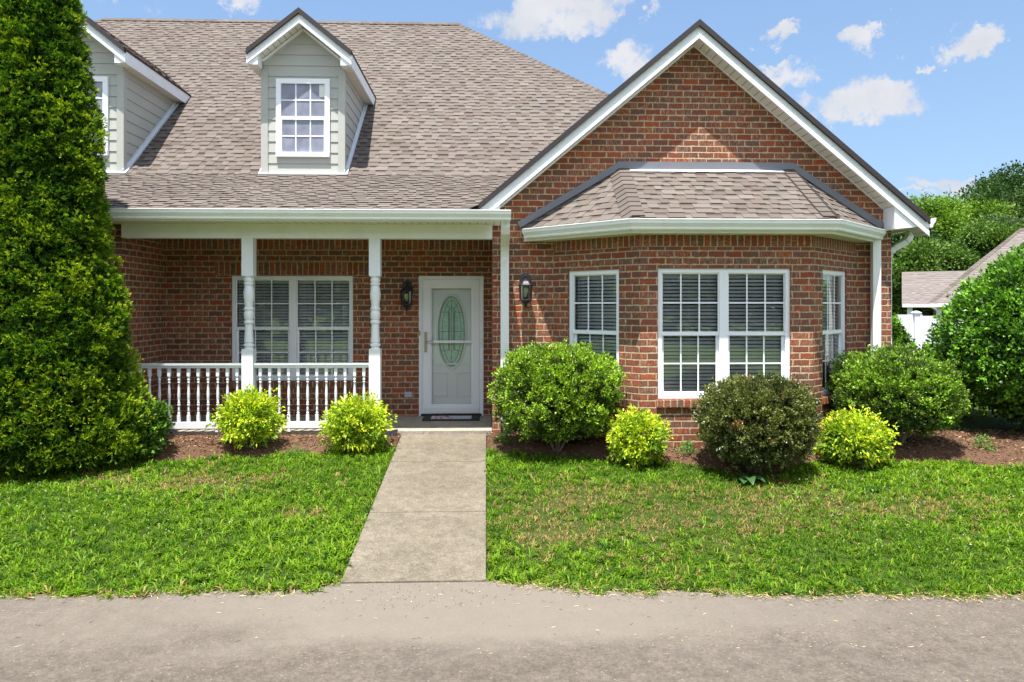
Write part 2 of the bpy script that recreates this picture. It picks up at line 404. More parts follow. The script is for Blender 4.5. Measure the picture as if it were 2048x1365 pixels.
class MB:
    def __init__(s): s.v = []; s.f = []; s.mi = []; s.uv = []; s.t = []; s.tint = (1, 1, 1)
    def face(s, pts, uv=None, m=0, tint=None):
        i = len(s.v); s.v += [tuple(p) for p in pts]; s.f.append(tuple(range(i, i + len(pts))))
        s.mi.append(m)
        if uv is None:
            a, b_, c = Vector(pts[0]), Vector(pts[1]), Vector(pts[2])
            n = (b_ - a).cross(c - a); ax = max(range(3), key=lambda k: abs(n[k]))
            if ax == 2: uv = [(p[0], p[1]) for p in pts]
            elif ax == 1: uv = [(p[0], p[2]) for p in pts]
            else: uv = [(p[1], p[2]) for p in pts]
        s.uv.append(uv); s.t.append(tint or s.tint)
    def box(s, x0, x1, y0, y1, z0, z1, m=0, uvf=None, M=None):
        P = [Vector((x, y, z)) for z in (z0, z1) for y in (y0, y1) for x in (x0, x1)]
        if M is not None: P = [M @ p for p in P]
        for q in ((0, 1, 5, 4), (3, 2, 6, 7), (2, 0, 4, 6), (1, 3, 7, 5), (4, 5, 7, 6), (2, 3, 1, 0)):
            pts = [P[k] for k in q]
            s.face(pts, [uvf(p) for p in pts] if uvf else None, m)
    def bar(s, p0, p1, w, h, m=0, up=(0, 0, 1)):
        """box from p0 to p1, width w across, height h along up"""
        p0, p1, up = Vector(p0), Vector(p1), Vector(up)
        d = (p1 - p0).normalized(); sd = d.cross(up).normalized(); up = sd.cross(d)
        P = []
        for p in (p0, p1):
            for a, b_ in ((-1, -1), (1, -1), (1, 1), (-1, 1)): P.append(p + sd * (a * w / 2) + up * (b_ * h / 2))
        for q in ((3, 2, 1, 0), (4, 5, 6, 7), (0, 1, 5, 4), (1, 2, 6, 5), (2, 3, 7, 6), (3, 0, 4, 7)):
            s.face([P[k] for k in q], None, m)
    def lathe(s, prof, cx, cy, n=16, m=0, sq=False):
        """prof = [(r, z)]"""
        for (r0, z0), (r1, z1) in zip(prof, prof[1:]):
            for k in range(n):
                a, b_ = 2 * math.pi * k / n, 2 * math.pi * (k + 1) / n
                s.face([(cx + r0 * math.cos(a), cy + r0 * math.sin(a), z0), (cx + r0 * math.cos(b_), cy + r0 * math.sin(b_), z0),
                        (cx + r1 * math.cos(b_), cy + r1 * math.sin(b_), z1), (cx + r1 * math.cos(a), cy + r1 * math.sin(a), z1)], None, m)
    def tube(s, pts, r, n=8, m=0, rs=None):
        pts = [Vector(p) for p in pts]; rings = []
        for i, p in enumerate(pts):
            d = (pts[min(i + 1, len(pts) - 1)] - pts[max(i - 1, 0)]).normalized()
            a = d.cross(Vector((0, 0, 1)));
            if a.length < 1e-3: a = d.cross(Vector((0, 1, 0)))
            a.normalize(); b_ = d.cross(a); rr = rs[i] if rs else r
            rings.append([p + a * rr * math.cos(2 * math.pi * k / n) + b_ * rr * math.sin(2 * math.pi * k / n) for k in range(n)])
        for A, B in zip(rings, rings[1:]):
            for k in range(n): s.face([A[k], A[(k + 1) % n], B[(k + 1) % n], B[k]], None, m)
        s.face(rings[0][::-1], None, m); s.face(rings[-1], None, m)
    def sweep(s, path, prof, m=0, caps=True, outward=1):
        """sweep an (out, up) profile along a horizontal polyline; out = right-hand side of travel * outward"""
        path = [Vector(p) for p in path]; N = len(path); offs = []
        for i in range(N):
            ds = []
            if i > 0: ds.append((path[i] - path[i - 1]).normalized())
            if i < N - 1: ds.append((path[i + 1] - path[i]).normalized())
            ns = [Vector((d.y, -d.x, 0)) * outward for d in ds]
            if len(ns) == 2:
                b_ = (ns[0] + ns[1]).normalized(); b_ = b_ / max(0.3, b_.dot(ns[0]))
            else: b_ = ns[0]
            offs.append(b_)
        rings = [[path[i] + offs[i] * a + Vector((0, 0, b_)) for a, b_ in prof] for i in range(N)]
        for A, B in zip(rings, rings[1:]):
            for k in range(len(prof) - 1): s.face([A[k], B[k], B[k + 1], A[k + 1]], None, m)
        if caps: s.face(rings[0], None, m); s.face(rings[-1][::-1], None, m)
    def build(s, name, mats, parent=None, smooth=False, bevel=0.0, merge=False, loc=None):
        me = bpy.data.meshes.new(name); me.from_pydata(s.v, [], s.f)
        if isinstance(mats, str): mats = [mats]
        for k in mats: me.materials.append(MATS[k])
        me.polygons.foreach_set('material_index', s.mi)
        ul = me.uv_layers.new(name='UVMap'); ul.data.foreach_set('uv', [c for f in s.uv for p in f for c in p])
        ca = me.color_attributes.new('tint', 'FLOAT_COLOR', 'CORNER')
        ca.data.foreach_set('color', [c for f, t in zip(s.f, s.t) for _ in f for c in (*t, 1.0)])
        if merge or smooth or bevel:
            bm = bmesh.new(); bm.from_mesh(me); bmesh.ops.remove_doubles(bm, verts=bm.verts, dist=1e-5)
            bmesh.ops.recalc_face_normals(bm, faces=bm.faces)
            bm.to_mesh(me); bm.free()
        if smooth:
            me.polygons.foreach_set('use_smooth', [True] * len(me.polygons))
        o = bpy.data.objects.new(name, me); S.collection.objects.link(o)
        if smooth and not bevel:
            bv = o.modifiers.new('edges', 'EDGE_SPLIT'); bv.split_angle = math.radians(38)
        if bevel:
            bv = o.modifiers.new('bevel', 'BEVEL'); bv.width = bevel; bv.segments = 2; bv.limit_method = 'ANGLE'; bv.angle_limit = math.radians(40)
            bv.harden_normals = False
        if parent:
            o.parent = parent
        return o

# ------------------------------------------------------------------ numpy leaf meshes
def sinnoise(P, freq, seed, n=7):
    r = np.random.default_rng(seed); out = np.zeros(len(P))
    for i in range(n):
        d = r.normal(size=3); d /= np.linalg.norm(d)
        out += np.sin(P @ d * freq * r.uniform(0.6, 1.7) + r.uniform(0, 6.28))
    return out / n * 1.6
def unit(v): return v / np.maximum(1e-9, np.linalg.norm(v, axis=1, keepdims=True))
def np_mesh(name, verts, faces_flat, sizes, tint, mats, parent=None):
    me = bpy.data.meshes.new(name)
    me.vertices.add(len(verts)); me.vertices.foreach_set('co', verts.astype(np.float32).ravel())
    me.loops.add(len(faces_flat)); me.loops.foreach_set('vertex_index', faces_flat.astype(np.int32))
    st = np.concatenate([[0], np.cumsum(sizes)[:-1]]).astype(np.int32)
    me.polygons.add(len(sizes)); me.polygons.foreach_set('loop_start', st)
    me.update(calc_edges=True)
    ca = me.attributes.new('tint', 'FLOAT_COLOR', 'POINT')
    ca.data.foreach_set('color', np.concatenate([tint, np.ones((len(tint), 1))], 1).astype(np.float32).ravel())
    for k in ([mats] if isinstance(mats, str) else mats): me.materials.append(MATS[k])
    o = bpy.data.objects.new(name, me); S.collection.objects.link(o)
    if parent: o.parent = parent
    return o
def leaves(name, C, D, L, W, T, mt, parent=None, fold=0.35, droop=0.0, rng=RNG):
    """rhombic leaves folded on the midrib: centres C, pointing D, length L, width W, tint T"""
    n = len(C); D = unit(D)
    R = unit(np.cross(D, rng.normal(size=(n, 3)))); N = np.cross(R, D)
    L = np.broadcast_to(L, (n,))[:, None]; W = np.broadcast_to(W, (n,))[:, None]
    b0 = C; tip = C + D * L + np.array([0, 0, -1]) * droop * L; mid = C + D * L * 0.48
    lf = mid + R * W * 0.5 + N * W * fold * 0.5; rt = mid - R * W * 0.5 + N * W * fold * 0.5
    V = np.stack([b0, lf, tip, rt], 1).reshape(-1, 3)
    i = np.arange(n)[:, None] * 4
    F = np.concatenate([i + 0, i + 1, i + 2, i + 0, i + 2, i + 3], 1).ravel()
    return np_mesh(name, V, F, np.full(n * 2, 3), np.repeat(T, 4, 0), mt, parent)

# ================================================================== GROUND
def sstep(t): t = np.clip(t, 0, 1); return t * t * (3 - 2 * t)
BX = np.array([-16, -5.4, -4.9, -3.8, -3.05, -1.67, -1.12, 0.0, 0.17, 0.8, 1.6, 2.3, 2.7, 3.3, 3.75, 4.3, 5.1, 5.87, 9, 16.])
BY = np.array([8.2, 8.22, 8.35, 8.5, 8.66, 8.98, 9.12, 8.95, 8.8, 8.62, 8.42, 8.36, 8.02, 8.0, 8.34, 8.38, 8.3, 8.12, 8.0, 8.0])
def border(X): return np.interp(X, BX, BY) + 0.03 * np.sin(X * 7.3) + 0.02 * np.sin(X * 17.1 + 1)
EX = np.array([-60, -4, -3, -1.3, -1.1, 0.0, 0.25, 1.0, 2.5, 4, 60.])
EY = np.array([5.36, 5.36, 5.34, 5.40, 5.52, 5.55, 5.42, 5.28, 5.14, 5.10, 5.1])
def sedge(X): return np.interp(X, EX, EY) + 0.022 * np.sin(X * 5.1) + 0.016 * np.sin(X * 13.7 + 2) + 0.008 * np.sin(X * 41)
def gz(X, Y):
    z = -0.41 + 0.102 * (np.minimum(Y, 9.6) - 5.57)
    z = np.where(Y < 5.57, -0.41 - 0.035 * (5.57 - np.maximum(Y, 4.8)), z)
    z = z + 0.012 * np.sin(X * 1.3 + 0.4) * sstep((Y - 5.8) / 1.2)
    inw = sstep((X + 1.14) / .06) * sstep((.05 - X) / .06)
    m = 0.10 * sstep((Y - border(X)) / 0.32) * (Y < 9.62) * (1 - inw) - .05 * inw * (Y > 5.62)
    z = np.minimum(z + m, 0.022)
    far = sstep((Y - 14) / 14) * (X > 7)
    return z - 0.65 * far
def sheet(name, xs, ys, zf, mt, kind='structure', keep=None):
    X, Y = np.meshgrid(xs, ys); Z = zf(X, Y)
    V = np.stack([X, Y, Z], -1).reshape(-1, 3); nx = len(xs)
    I = (np.arange(len(ys) - 1)[:, None] * nx + np.arange(nx - 1)[None]).ravel()
    F = np.stack([I, I + 1, I + 1 + nx, I + nx], 1)
    if keep is not None:
        cx = V[F].mean(1); F = F[keep(cx[:, 0], cx[:, 1])]
    o = np_mesh(name, V, F.ravel(), np.full(len(F), 4), np.ones((len(V), 3)), mt)
    o.data.polygons.foreach_set('use_smooth', [True] * len(F))
    o['kind'] = kind
    return o
def gz2(X, Y):
    z = gz(X, Y)
    return np.where(Y < 5.0, -0.52, z)
xs = np.concatenate([np.linspace(-400, -30, 8), np.linspace(-20, 20, 401), np.linspace(30, 400, 8)])
ys = np.concatenate([[-400, -200, -100, -40, -12, 0, 3, 4.6], np.linspace(5.0, 10, 101), np.linspace(10.5, 40, 30), [60, 100, 200, 400]])
sheet('ground', xs, ys, gz2, 'lawn_soil')
# street tarmac: follows its ragged lawn edge
XS = np.concatenate([np.linspace(-80, -12, 12), np.linspace(-10, 10, 401), np.linspace(12, 80, 12)])
V = []; F = []
rows = [(-4.0, -0.50), (-1, -0.44), (1.5, -0.435), (3.5, -0.43), (4.6, -0.425), (None, -0.408)]
for (yy, zz) in rows:
    for x in XS:
        if yy is None:
            y_ = 5.60 if -1.16 < x < 0.06 else float(sedge(np.array(x))) + .07
            V.append((x, y_ - 0.0, zz + 0.004))
        else: V.append((x, yy, zz))
nx = len(XS)
for r in range(len(rows) - 1):
    for k in range(nx - 1): F.append((r * nx + k, r * nx + k + 1, (r + 1) * nx + k + 1, (r + 1) * nx + k))
me = bpy.data.meshes.new('street'); me.from_pydata(V, [], F); me.materials.append(MATS['asphalt'])
o = bpy.data.objects.new('street', me); S.collection.objects.link(o); o['kind'] = 'structure'
# mulch
sheet('mulch_bed', np.linspace(-12, 10, 441), np.linspace(7.9, 9.7, 73), lambda X, Y: gz(X, Y) + 0.006, 'mulch',
      keep=lambda x, y: (y > border(x)) & ((x < -1.12) | (x > 0.02)))
m, gg, b, o = mat('far_grass')
gg.put(b.inputs['Base Color'], gg.ramp(gg.noise(gg.n('ShaderNodeTexCoord').outputs['Object'], 3.0, 6), [(0.3, (.06, .12, .012)), (0.7, (.12, .19, .02))])); b.inputs['Roughness'].default_value = 1.0
sheet('far_lawn', np.linspace(-200, 200, 41), np.linspace(-200, -4.1, 30), lambda X, Y: X * 0 - .49 + .006 * np.minimum(-Y, 60), 'far_grass')
# walkway: three poured panels with tooled joints
wk = MB()
def wz(y): return -0.39 + 0.41 * (y - 5.57) / 4.01
for (y0, y1) in ((5.57, 6.93), (6.942, 8.44), (8.452, 9.585)):
    wk.face([(-1.10, y0, wz(y0)), (0.0, y0, wz(y0)), (0.0, y1, wz(y1)), (-1.10, y1, wz(y1))])
    for (xa, xb, ya, yb) in ((-1.10, 0, y0, y0), (0, 0, y0, y1), (0, -1.10, y1, y1), (-1.10, -1.10, y1, y0)):
        wk.face([(xa, ya, wz(ya) - .1), (xb, yb, wz(yb) - .1), (xb, yb, wz(yb)), (xa, ya, wz(ya))])
wk.face([(-1.095, 5.58, wz(5.58) - .012), (-.005, 5.58, wz(5.58) - .012), (-.005, 9.58, wz(9.58) - .012), (-1.095, 9.58, wz(9.58) - .012)])
o = wk.build('walkway', 'concrete', bevel=0.004); o['kind'] = 'structure'

# ================================================================== HOUSE
YG, YB, YP = 9.60, 8.64, 10.87          # gable wall, bay front, porch back wall
house = empty('brick_house', (0, YG, 0), 'red brick single-storey house with tan shingle roof, front porch and bay window behind the shrubs', 'house')
def part(mb, name, mats, parent=house, **kw):
    o = mb.build(name, mats, **kw)
    o.parent = parent
    o.matrix_parent_inverse = Matrix.Translation(-Vector(root_loc(parent)))
    return o
def root_loc(o):
    return Vector(o.location) if o.parent is None else Vector((0, 0, 0))     # parts are built in world coordinates

def wall(mb, P0, P1, z0, z1, holes=(), depth=0.075, u0=0.0, m=0):
    P0, P1 = Vector((*P0, 0)), Vector((*P1, 0)); L = (P1 - P0).length; d = (P1 - P0) / L
    n = Vector((d.y, -d.x, 0))
    us = sorted({0, L, *[h[0] for h in holes], *[h[1] for h in holes]}); zs = sorted({z0, z1, *[h[2] for h in holes], *[h[3] for h in holes]})
    at = lambda u, z, k=0.0: P0 + d * u - n * k + Vector((0, 0, z))
    for ua, ub in zip(us, us[1:]):
        for za, zb in zip(zs, zs[1:]):
            if any(h[0] <= ua and ub <= h[1] and h[2] <= za and zb <= h[3] for h in holes): continue
            mb.face([at(ua, za), at(ub, za), at(ub, zb), at(ua, zb)], [(ua + u0, za), (ub + u0, za), (ub + u0, zb), (ua + u0, zb)], m)
    for (a, b_, c, e) in holes:
        for (q0, q1) in (((a, c), (a, e)), ((a, e), (b_, e)), ((b_, e), (b_, c)), ((b_, c), (a, c))):
            uu = [(q0[0] + q0[1] + u0, 0), (q1[0] + q1[1] + u0, 0), (q1[0] + q1[1] + u0, depth), (q0[0] + q0[1] + u0, depth)]
            mb.face([at(*q0), at(*q1), at(*q1, depth), at(*q0, depth)], [(x, 0.1 + y) for x, y in uu], m)

def soldier(mb, P0, P1, z0, z1, proud=0.003, m=0, ph=0.0):
    """strip of upright bricks, uv turned so one brick spans the height"""
    P0, P1 = Vector((*P0, 0)), Vector((*P1, 0)); L = (P1 - P0).length; d = (P1 - P0) / L; n = Vector((d.y, -d.x, 0))
    A, B = P0 + n * proud, P1 + n * proud
    k = 0.2049 / max(z1 - z0, 0.19)
    mb.face([A + Vector((0, 0, z0)), B + Vector((0, 0, z0)), B + Vector((0, 0, z1)), A + Vector((0, 0, z1))],
            [(0.0001, ph), (0.0001, ph + L), ((z1 - z0) * k, ph + L), ((z1 - z0) * k, ph)], m)
    for a, b_, z in ((A, B, z0), (B, A, z1)):
        mb.face([P0 + Vector((0, 0, z)) if a is A else P1 + Vector((0, 0, z)), (P1 if a is A else P0) + Vector((0, 0, z)), b_ + Vector((0, 0, z)), a + Vector((0, 0, z))], [(0.0, 0.0), (0.0, L), (0.01, L), (0.01, 0)], m)

BAY = [(0.89, YG), (1.84, YB), (3.93, YB), (4.94, YG)]
WTOP, WBOT = 2.148, 0.588
w = MB()
# left wing front, porch side walls and porch back
wall(w, (-15.4, YG), (-4.70, YG), -0.3, 2.80, [(4.4, 6.0, WBOT, WTOP)], u0=0.03)
wall(w, (-4.70, YG), (-4.70, YP), 0.0, 2.80, u0=0.10)
PW = (-3.738, -1.965)
wall(w, (-4.70, YP), (0.085, YP), 0.0, 2.80, [(PW[0] + 4.70, PW[1] + 4.70, 0.595, 2.142), (-0.985 + 4.70, -0.045 + 4.70, 0.067, 2.135)], u0=0.07)
wall(w, (0.085, YP), (0.085, YG), 0.0, 2.80, u0=0.05)
# gable front beside and above the bay
wall(w, (0.085, YG), BAY[0], -0.08, 2.545, u0=0.02)
wall(w, BAY[3], (5.43, YG), -0.3, 2.545, u0=0.06)
CX, AP = 2.757, 5.16
gz_ = lambda x: AP - 0.84 * abs(x - CX)
pts = [(0.085, YG, 2.545), (5.43, YG, 2.545), (5.43, YG, gz_(5.43)), (CX, YG, AP), (0.085, YG, gz_(0.085))]
w.face(pts, [(p[0] - 0.065, p[2]) for p in pts])
# bay walls
bl = (Vector(BAY[1]) - Vector(BAY[0])).length; br = (Vector(BAY[3]) - Vector(BAY[2])).length
wall(w, BAY[0], BAY[1], -0.2, 2.545, [(bl - 1.10, bl - 0.31, WBOT, WTOP)], u0=0.09)
wall(w, BAY[1], BAY[2], -0.2, 2.545, [(2.05 - 1.84, 3.654 - 1.84, WBOT, WTOP)], u0=0.0)
wall(w, BAY[2], BAY[3], -0.2, 2.545, [(0.29, 1.08, WBOT, WTOP)], u0=0.04)
# sides and back
wall(w, (5.43, YG), (5.43, 22.6), -0.4, 2.90); wall(w, (5.43, 22.6), (-15.4, 22.6), -0.4, 2.90); wall(w, (-15.4, 22.6), (-15.4, YG), -0.4, 2.90)
part(w, 'wall', ['brick'])
sd = MB()
soldier(sd, (-3.98, YP), (-1.74, YP), 2.146, 2.345, ph=.02)
for a, b_, ph in ((BAY[0], BAY[1], 0.03), (BAY[1], BAY[2], 0.05), (BAY[2], BAY[3], 0.0)):
    soldier(sd, a, b_, 2.405, 2.545, ph=ph)
soldier(sd, (-4.70, YP), (0.085, YP), 2.52, 2.75, ph=.05)
part(sd, 'soldier_course', ['brick_soldier'])

def sill(mb, P0, P1, z, proud=0.035, h=0.095):
    P0, P1 = Vector((*P0, 0)), Vector((*P1, 0)); L = (P1 - P0).length; d = (P1 - P0) / L; n = Vector((d.y, -d.x, 0))
    f = [P0 + n * proud, P1 + n * proud]; b_ = [P0 - n * 0.075, P1 - n * 0.075]
    zt, zb, zi = z - 0.012, z - h, z
    U = Vector((0, 0, 1))
    mb.face([f[0] + U * zb, f[1] + U * zb, f[1] + U * zt, f[0] + U * zt], [(0.001, 0), (0.001, L), (0.15, L), (0.15, 0)])
    mb.face([f[0] + U * zt, f[1] + U * zt, b_[1] + U * zi, b_[0] + U * zi], [(0.06, 0), (0.06, L), (0.2, L), (0.2, 0)])
    mb.face([f[0] + U * zb, b_[0] + U * zb, b_[1] + U * zb, f[1] + U * zb], [(0.02, 0), (0.1, 0), (0.1, L), (0.02, L)])
    mb.face([b_[0] + U * zb, f[0] + U * zb, f[0] + U * zt, b_[0] + U * zi], [(0.02, 0.01), (0.1, 0.01), (0.1, 0.07), (0.02, 0.07)])
    mb.face([f[1] + U * zb, b_[1] + U * zb, b_[1] + U * zi, f[1] + U * zt], [(0.02, 0.01), (0.1, 0.01), (0.1, 0.07), (0.02, 0.07)])
def along(P0, P1, t):
    P0, P1 = Vector(P0), Vector(P1); return tuple(P0 + (P1 - P0).normalized() * t)
for (a, b_, z) in ((( 2.03, YB), (3.674, YB), WBOT), (along(BAY[0], BAY[1], bl - 1.12), along(BAY[0], BAY[1], bl - 0.29), WBOT),
                   (along(BAY[2], BAY[3], 0.27), along(BAY[2], BAY[3], 1.10), WBOT), ((PW[0] - .03, YP), (PW[1] + .03, YP), 0.595)):
    sl = MB(); sill(sl, a, b_, z); part(sl, 'window_sill', ['brick_soldier'])

# ---- windows
def window(P0, P1, z0, z1, units=1, curtain=False, seed=0, depth=1.1, slat=0.044):
    P0v, P1v = Vector((*P0, 0)), Vector((*P1, 0)); L = (P1v - P0v).length; d = (P1v - P0v) / L; n = Vector((d.y, -d.x, 0))
    M = Matrix(((d.x, -n.x, 0, P0v.x), (d.y, -n.y, 0, P0v.y), (0, 0, 1, 0), (0, 0, 0, 1)))  # local: x along, y inward, z up
    fr = MB(); B = lambda mb, *a, m=0: mb.box(*a, m=m, M=M)
    F = 0.052
    B(fr, 0, L, 0.022, 0.10, z1 - F, z1); B(fr, 0, L, 0.022, 0.10, z0, z0 + F - .008)
    B(fr, 0, F, 0.022, 0.10, z0 + F - .008, z1 - F); B(fr, L - F, L, 0.022, 0.10, z0 + F - .008, z1 - F)
    mw = 0.105; cols = []
    if units == 2:
        B(fr, L / 2 - mw / 2, L / 2 + mw / 2, 0.022, 0.10, z0 + F - .008, z1 - F)
        cols = [(F, L / 2 - mw / 2), (L / 2 + mw / 2, L - F)]
    else: cols = [(F, L - F)]
    zm = (z0 + z1) / 2 + 0.0
    gl = MB(); gr = MB(); bl_ = MB()
    za, zb = z0 + F - .008, z1 - F
    for (a, b_) in cols:
        B(fr, a, b_, 0.040, 0.066, zm - 0.026, zm + 0.022)                 # check rail
        # upper sash
        B(fr, a, b_, 0.040, 0.066, zb - 0.014, zb); B(fr, a, a + .014, 0.040, 0.066, zm + .022, zb - .014); B(fr, b_ - .014, b_, 0.040, 0.066, zm + .022, zb - .014)
        # lower sash sits further in
        B(fr, a, b_, 0.066, 0.090, za, za + 0.036); B(fr, a, a + .032, 0.066, 0.090, za + .036, zm - .012); B(fr, b_ - .032, b_, 0.066, 0.090, za + .036, zm - .012)
        B(fr, a, b_, 0.066, 0.090, zm - .012, zm + .018)
        for t in (0.3, 0.7):                                                # sash locks
            x = a + (b_ - a) * t; B(fr, x - .02, x + .02, 0.070, 0.085, zm + .022, zm + .032)
        gl.face([M @ Vector(p) for p in ((a, .053, zm), (b_, .053, zm), (b_, .053, zb), (a, .053, zb))])
        gl.face([M @ Vector(p) for p in ((a, .078, za), (b_, .078, za), (b_, .078, zm - .01), (a, .078, zm - .01))])
        for (q0, q1, yy, x0, x1) in ((zm + .022, zb - .014, 0.0575, a + .014, b_ - .014), (za + .036, zm - .026, 0.0825, a + .032, b_ - .032)):
            for k in (1, 2):
                x = x0 + (x1 - x0) * k / 3; B(gr, x - .009, x + .009, yy - .0085, yy - .0015, q0, q1)
            z = (q0 + q1) / 2; B(gr, x0, x1, yy - .0080, yy - .0020, z - .009, z + .009)
        # blind slats
        r = random.Random(seed + int(a * 100)); z = zb - .05
        B(bl_, a - .03, b_ + .03, 0.12, 0.17, zb - .045, zb + .01)
        tilt = 0.60
        while z > za - 0.02:
            T = M @ Matrix.Translation((0, 0.130, z)) @ Matrix.Rotation(tilt + r.uniform(-.05, .05), 4, 'X') @ Matrix.Rotation(r.uniform(-.0015, .0015), 4, 'Y')
            bl_.box(a - .03, b_ + .03, -0.025, 0.025, -0.0014, 0.0014, M=T)
            z -= slat
        for t in (0.14, 0.5, 0.86):
            x = a + (b_ - a) * t; B(bl_, x - .0015, x + .0015, 0.116, 0.118, za, zb)
        B(bl_, a + .03, a + .036, 0.108, 0.114, zm - .35, zb - .03)
    f = part(fr, 'window', ['vinyl'], bevel=0.0025)
    part(gl, 'pane', ['glass'], f); part(gr, 'window_grid', ['vinyl'], f); part(bl_, 'blind', ['blind'], f)
    if curtain:
        cu = MB(); N = 120
        for side in ((-.05, L * .40), (L * .60, L + .05)) if units == 2 else ((L * .45, L + .08),):
            xs_ = np.linspace(side[0], side[1], N)
            ph = [0.215 + 0.025 * math.sin(x * 55 + 1.5 * math.sin(x * 7)) for x in xs_]
            for k in range(N - 1):
                cu.face([M @ Vector(p) for p in ((xs_[k], ph[k], za - .1), (xs_[k + 1], ph[k + 1], za - .1), (xs_[k + 1], ph[k + 1], zb + .05), (xs_[k], ph[k], zb + .05))])
        part(cu, 'curtain', ['curtain'], f, smooth=True)
    # dark room behind
    rm = MB(); D = depth
    q = [(-.12, .102), (L + .12, .102), (L + .12, D), (-.12, D)]
    lo, hi = z0 - .3, z1 + .25
    for (i, j) in ((1, 2), (2, 3), (3, 0)):
        rm.face([M @ Vector((*q[i], lo)), M @ Vector((*q[j], lo)), M @ Vector((*q[j], hi)), M @ Vector((*q[i], hi))])
    rm.face([M @ Vector((*p, lo)) for p in q]); rm.face([M @ Vector((*p, hi)) for p in q])
    # front closing ring
    for (xa, xb, z_a, z_b) in ((-.12, 0, lo, hi), (L, L + .12, lo, hi), (0, L, lo, z0), (0, L, z1, hi)):
        rm.face([M @ Vector(p) for p in ((xa, .102, z_a), (xb, .102, z_a), (xb, .102, z_b), (xa, .102, z_b))])
    part(rm, 'room', ['room'], f)
    return f
window((2.05, YB), (3.654, YB), WBOT, WTOP, 2, seed=1)
window(along(BAY[0], BAY[1], bl - 1.10), along(BAY[0], BAY[1], bl - 0.31), WBOT, WTOP, 1, seed=2, depth=0.7)
window(along(BAY[2], BAY[3], 0.29), along(BAY[2], BAY[3], 1.08), WBOT, WTOP, 1, seed=3, depth=0.7, curtain=True)
window((PW[0], YP), (PW[1], YP), 0.595, 2.142, 2, seed=4, curtain=True)
window((-11.0, YG), (-9.4, YG), WBOT, WTOP, 2, seed=5)

# ---- front door behind a glazed storm door
DX0, DX1, DZ0, DZ1 = -0.993, -0.037, 0.067, 2.142
dw = MB(); y = YP
# jamb / brickmould
dw.box(DX0, DX0 + .028, y - .012, y + .10, DZ0, DZ1 - .028); dw.box(DX1 - .028, DX1, y - .012, y + .10, DZ0, DZ1 - .028); dw.box(DX0, DX1, y - .012, y + .10, DZ1 - .028, DZ1)
dw.box(DX0 + .028, DX0 + .055, y + .004, y + .10, DZ0, DZ1 - .055); dw.box(DX1 - .055, DX1 - .028, y + .004, y + .10, DZ0, DZ1 - .055); dw.box(DX0 + .028, DX1 - .028, y + .004, y + .10, DZ1 - .055, DZ1 - .028)
frame = part(dw, 'door_frame', ['white_trim'], bevel=0.003)
st = MB(); a, b_ = DX0 + .058, DX1 - .058; zt = DZ1 - .058; yy = y + .008
st.box(a, a + .105, yy, yy + .035, DZ0 + .03, zt); st.box(b_ - .105, b_, yy, yy + .035, DZ0 + .03, zt)
st.box(a + .105, b_ - .105, yy, yy + .035, zt - .105, zt); st.box(a + .105, b_ - .105, yy, yy + .035, DZ0 + .03, DZ0 + .15)
# inner glazing bead
for (x0, x1, z0, z1) in ((a + .105, a + .125, DZ0 + .15, zt - .105), (b_ - .125, b_ - .105, DZ0 + .15, zt - .105), (a + .125, b_ - .125, zt - .125, zt - .105), (a + .125, b_ - .125, DZ0 + .15, DZ0 + .17)):
    st.box(x0, x1, yy + .010, yy + .030, z0, z1)
st.box(a + .105, b_ - .105, yy - .004, yy + .03, 1.145, 1.185)             # push bar
storm = part(st, 'storm_door', ['vinyl'], bevel=0.003)
kp = MB(); kp.box(a, b_, yy - .006, yy, DZ0 + .035, DZ0 + .12); part(kp, 'kick_plate', ['gutter_white'], storm, bevel=.002)
th = MB(); th.box(DX0 + .03, DX1 - .03, y - .03, y + .1, DZ0 + .002, DZ0 + .028); part(th, 'threshold', ['black_metal'], frame)
gl = MB(); gl.face([(a + .12, yy + .02, DZ0 + .165), (b_ - .12, yy + .02, DZ0 + .165), (b_ - .12, yy + .02, zt - .12), (a + .12, yy + .02, zt - .12)]); part(gl, 'door_glass', ['storm_glass'], storm)
hd = MB(); hx = a + .04
hd.box(hx - .02, hx + .02, yy - .014, yy, 1.01, 1.31); hd.tube([(hx, yy - .01, 1.165), (hx, yy - .055, 1.165), (hx + .03, yy - .06, 1.17), (hx + .08, yy - .055, 1.18), (hx + .125, yy - .05, 1.162)], .008, 8)
part(hd, 'door_handle', ['nickel'], storm, bevel=.004)
# the entry door itself
dr = MB(); dy_ = y + .085
dr.box(DX0 + .05, DX1 - .05, dy_, dy_ + .045, DZ0 + .03, DZ1 - .05)
door = part(dr, 'door', ['door_white'])
pn = MB(); cx, cz = (DX0 + DX1) / 2, 1.315
def mould(mb, pts, w_=.022, h_=.014, closed=True):
    for p, q in zip(pts, pts[1:] + (pts[:1] if closed else [])):
        mb.bar((p[0], dy_ - h_ / 2, p[1]), (q[0], dy_ - h_ / 2, q[1]), w_, h_, up=(0, -1, 0))
for (x0, x1) in ((cx - .275, cx - .075), (cx + .075, cx + .275)):
    mould(pn, [(x0, .35), (x1, .35), (x1, .70), (x0, .70)])
up_ = [(cx - .27, .83), (cx + .27, .83), (cx + .27, 1.90)] + [(cx + .27 * math.cos(t) , 1.90 + .07 * (0.5 - 0.5 * math.cos(2 * t)) ) for t in np.linspace(0.15, math.pi - 0.15, 14)] + [(cx - .27, 1.90)]
mould(pn, up_)
part(pn, 'door_moulding', ['door_white'], door, bevel=.002)
ov = MB(); N = 48; RX, RZ = .195, .525
ell = lambda k, rx, rz: (cx + rx * math.cos(2 * math.pi * k / N), cz + rz * math.sin(2 * math.pi * k / N))
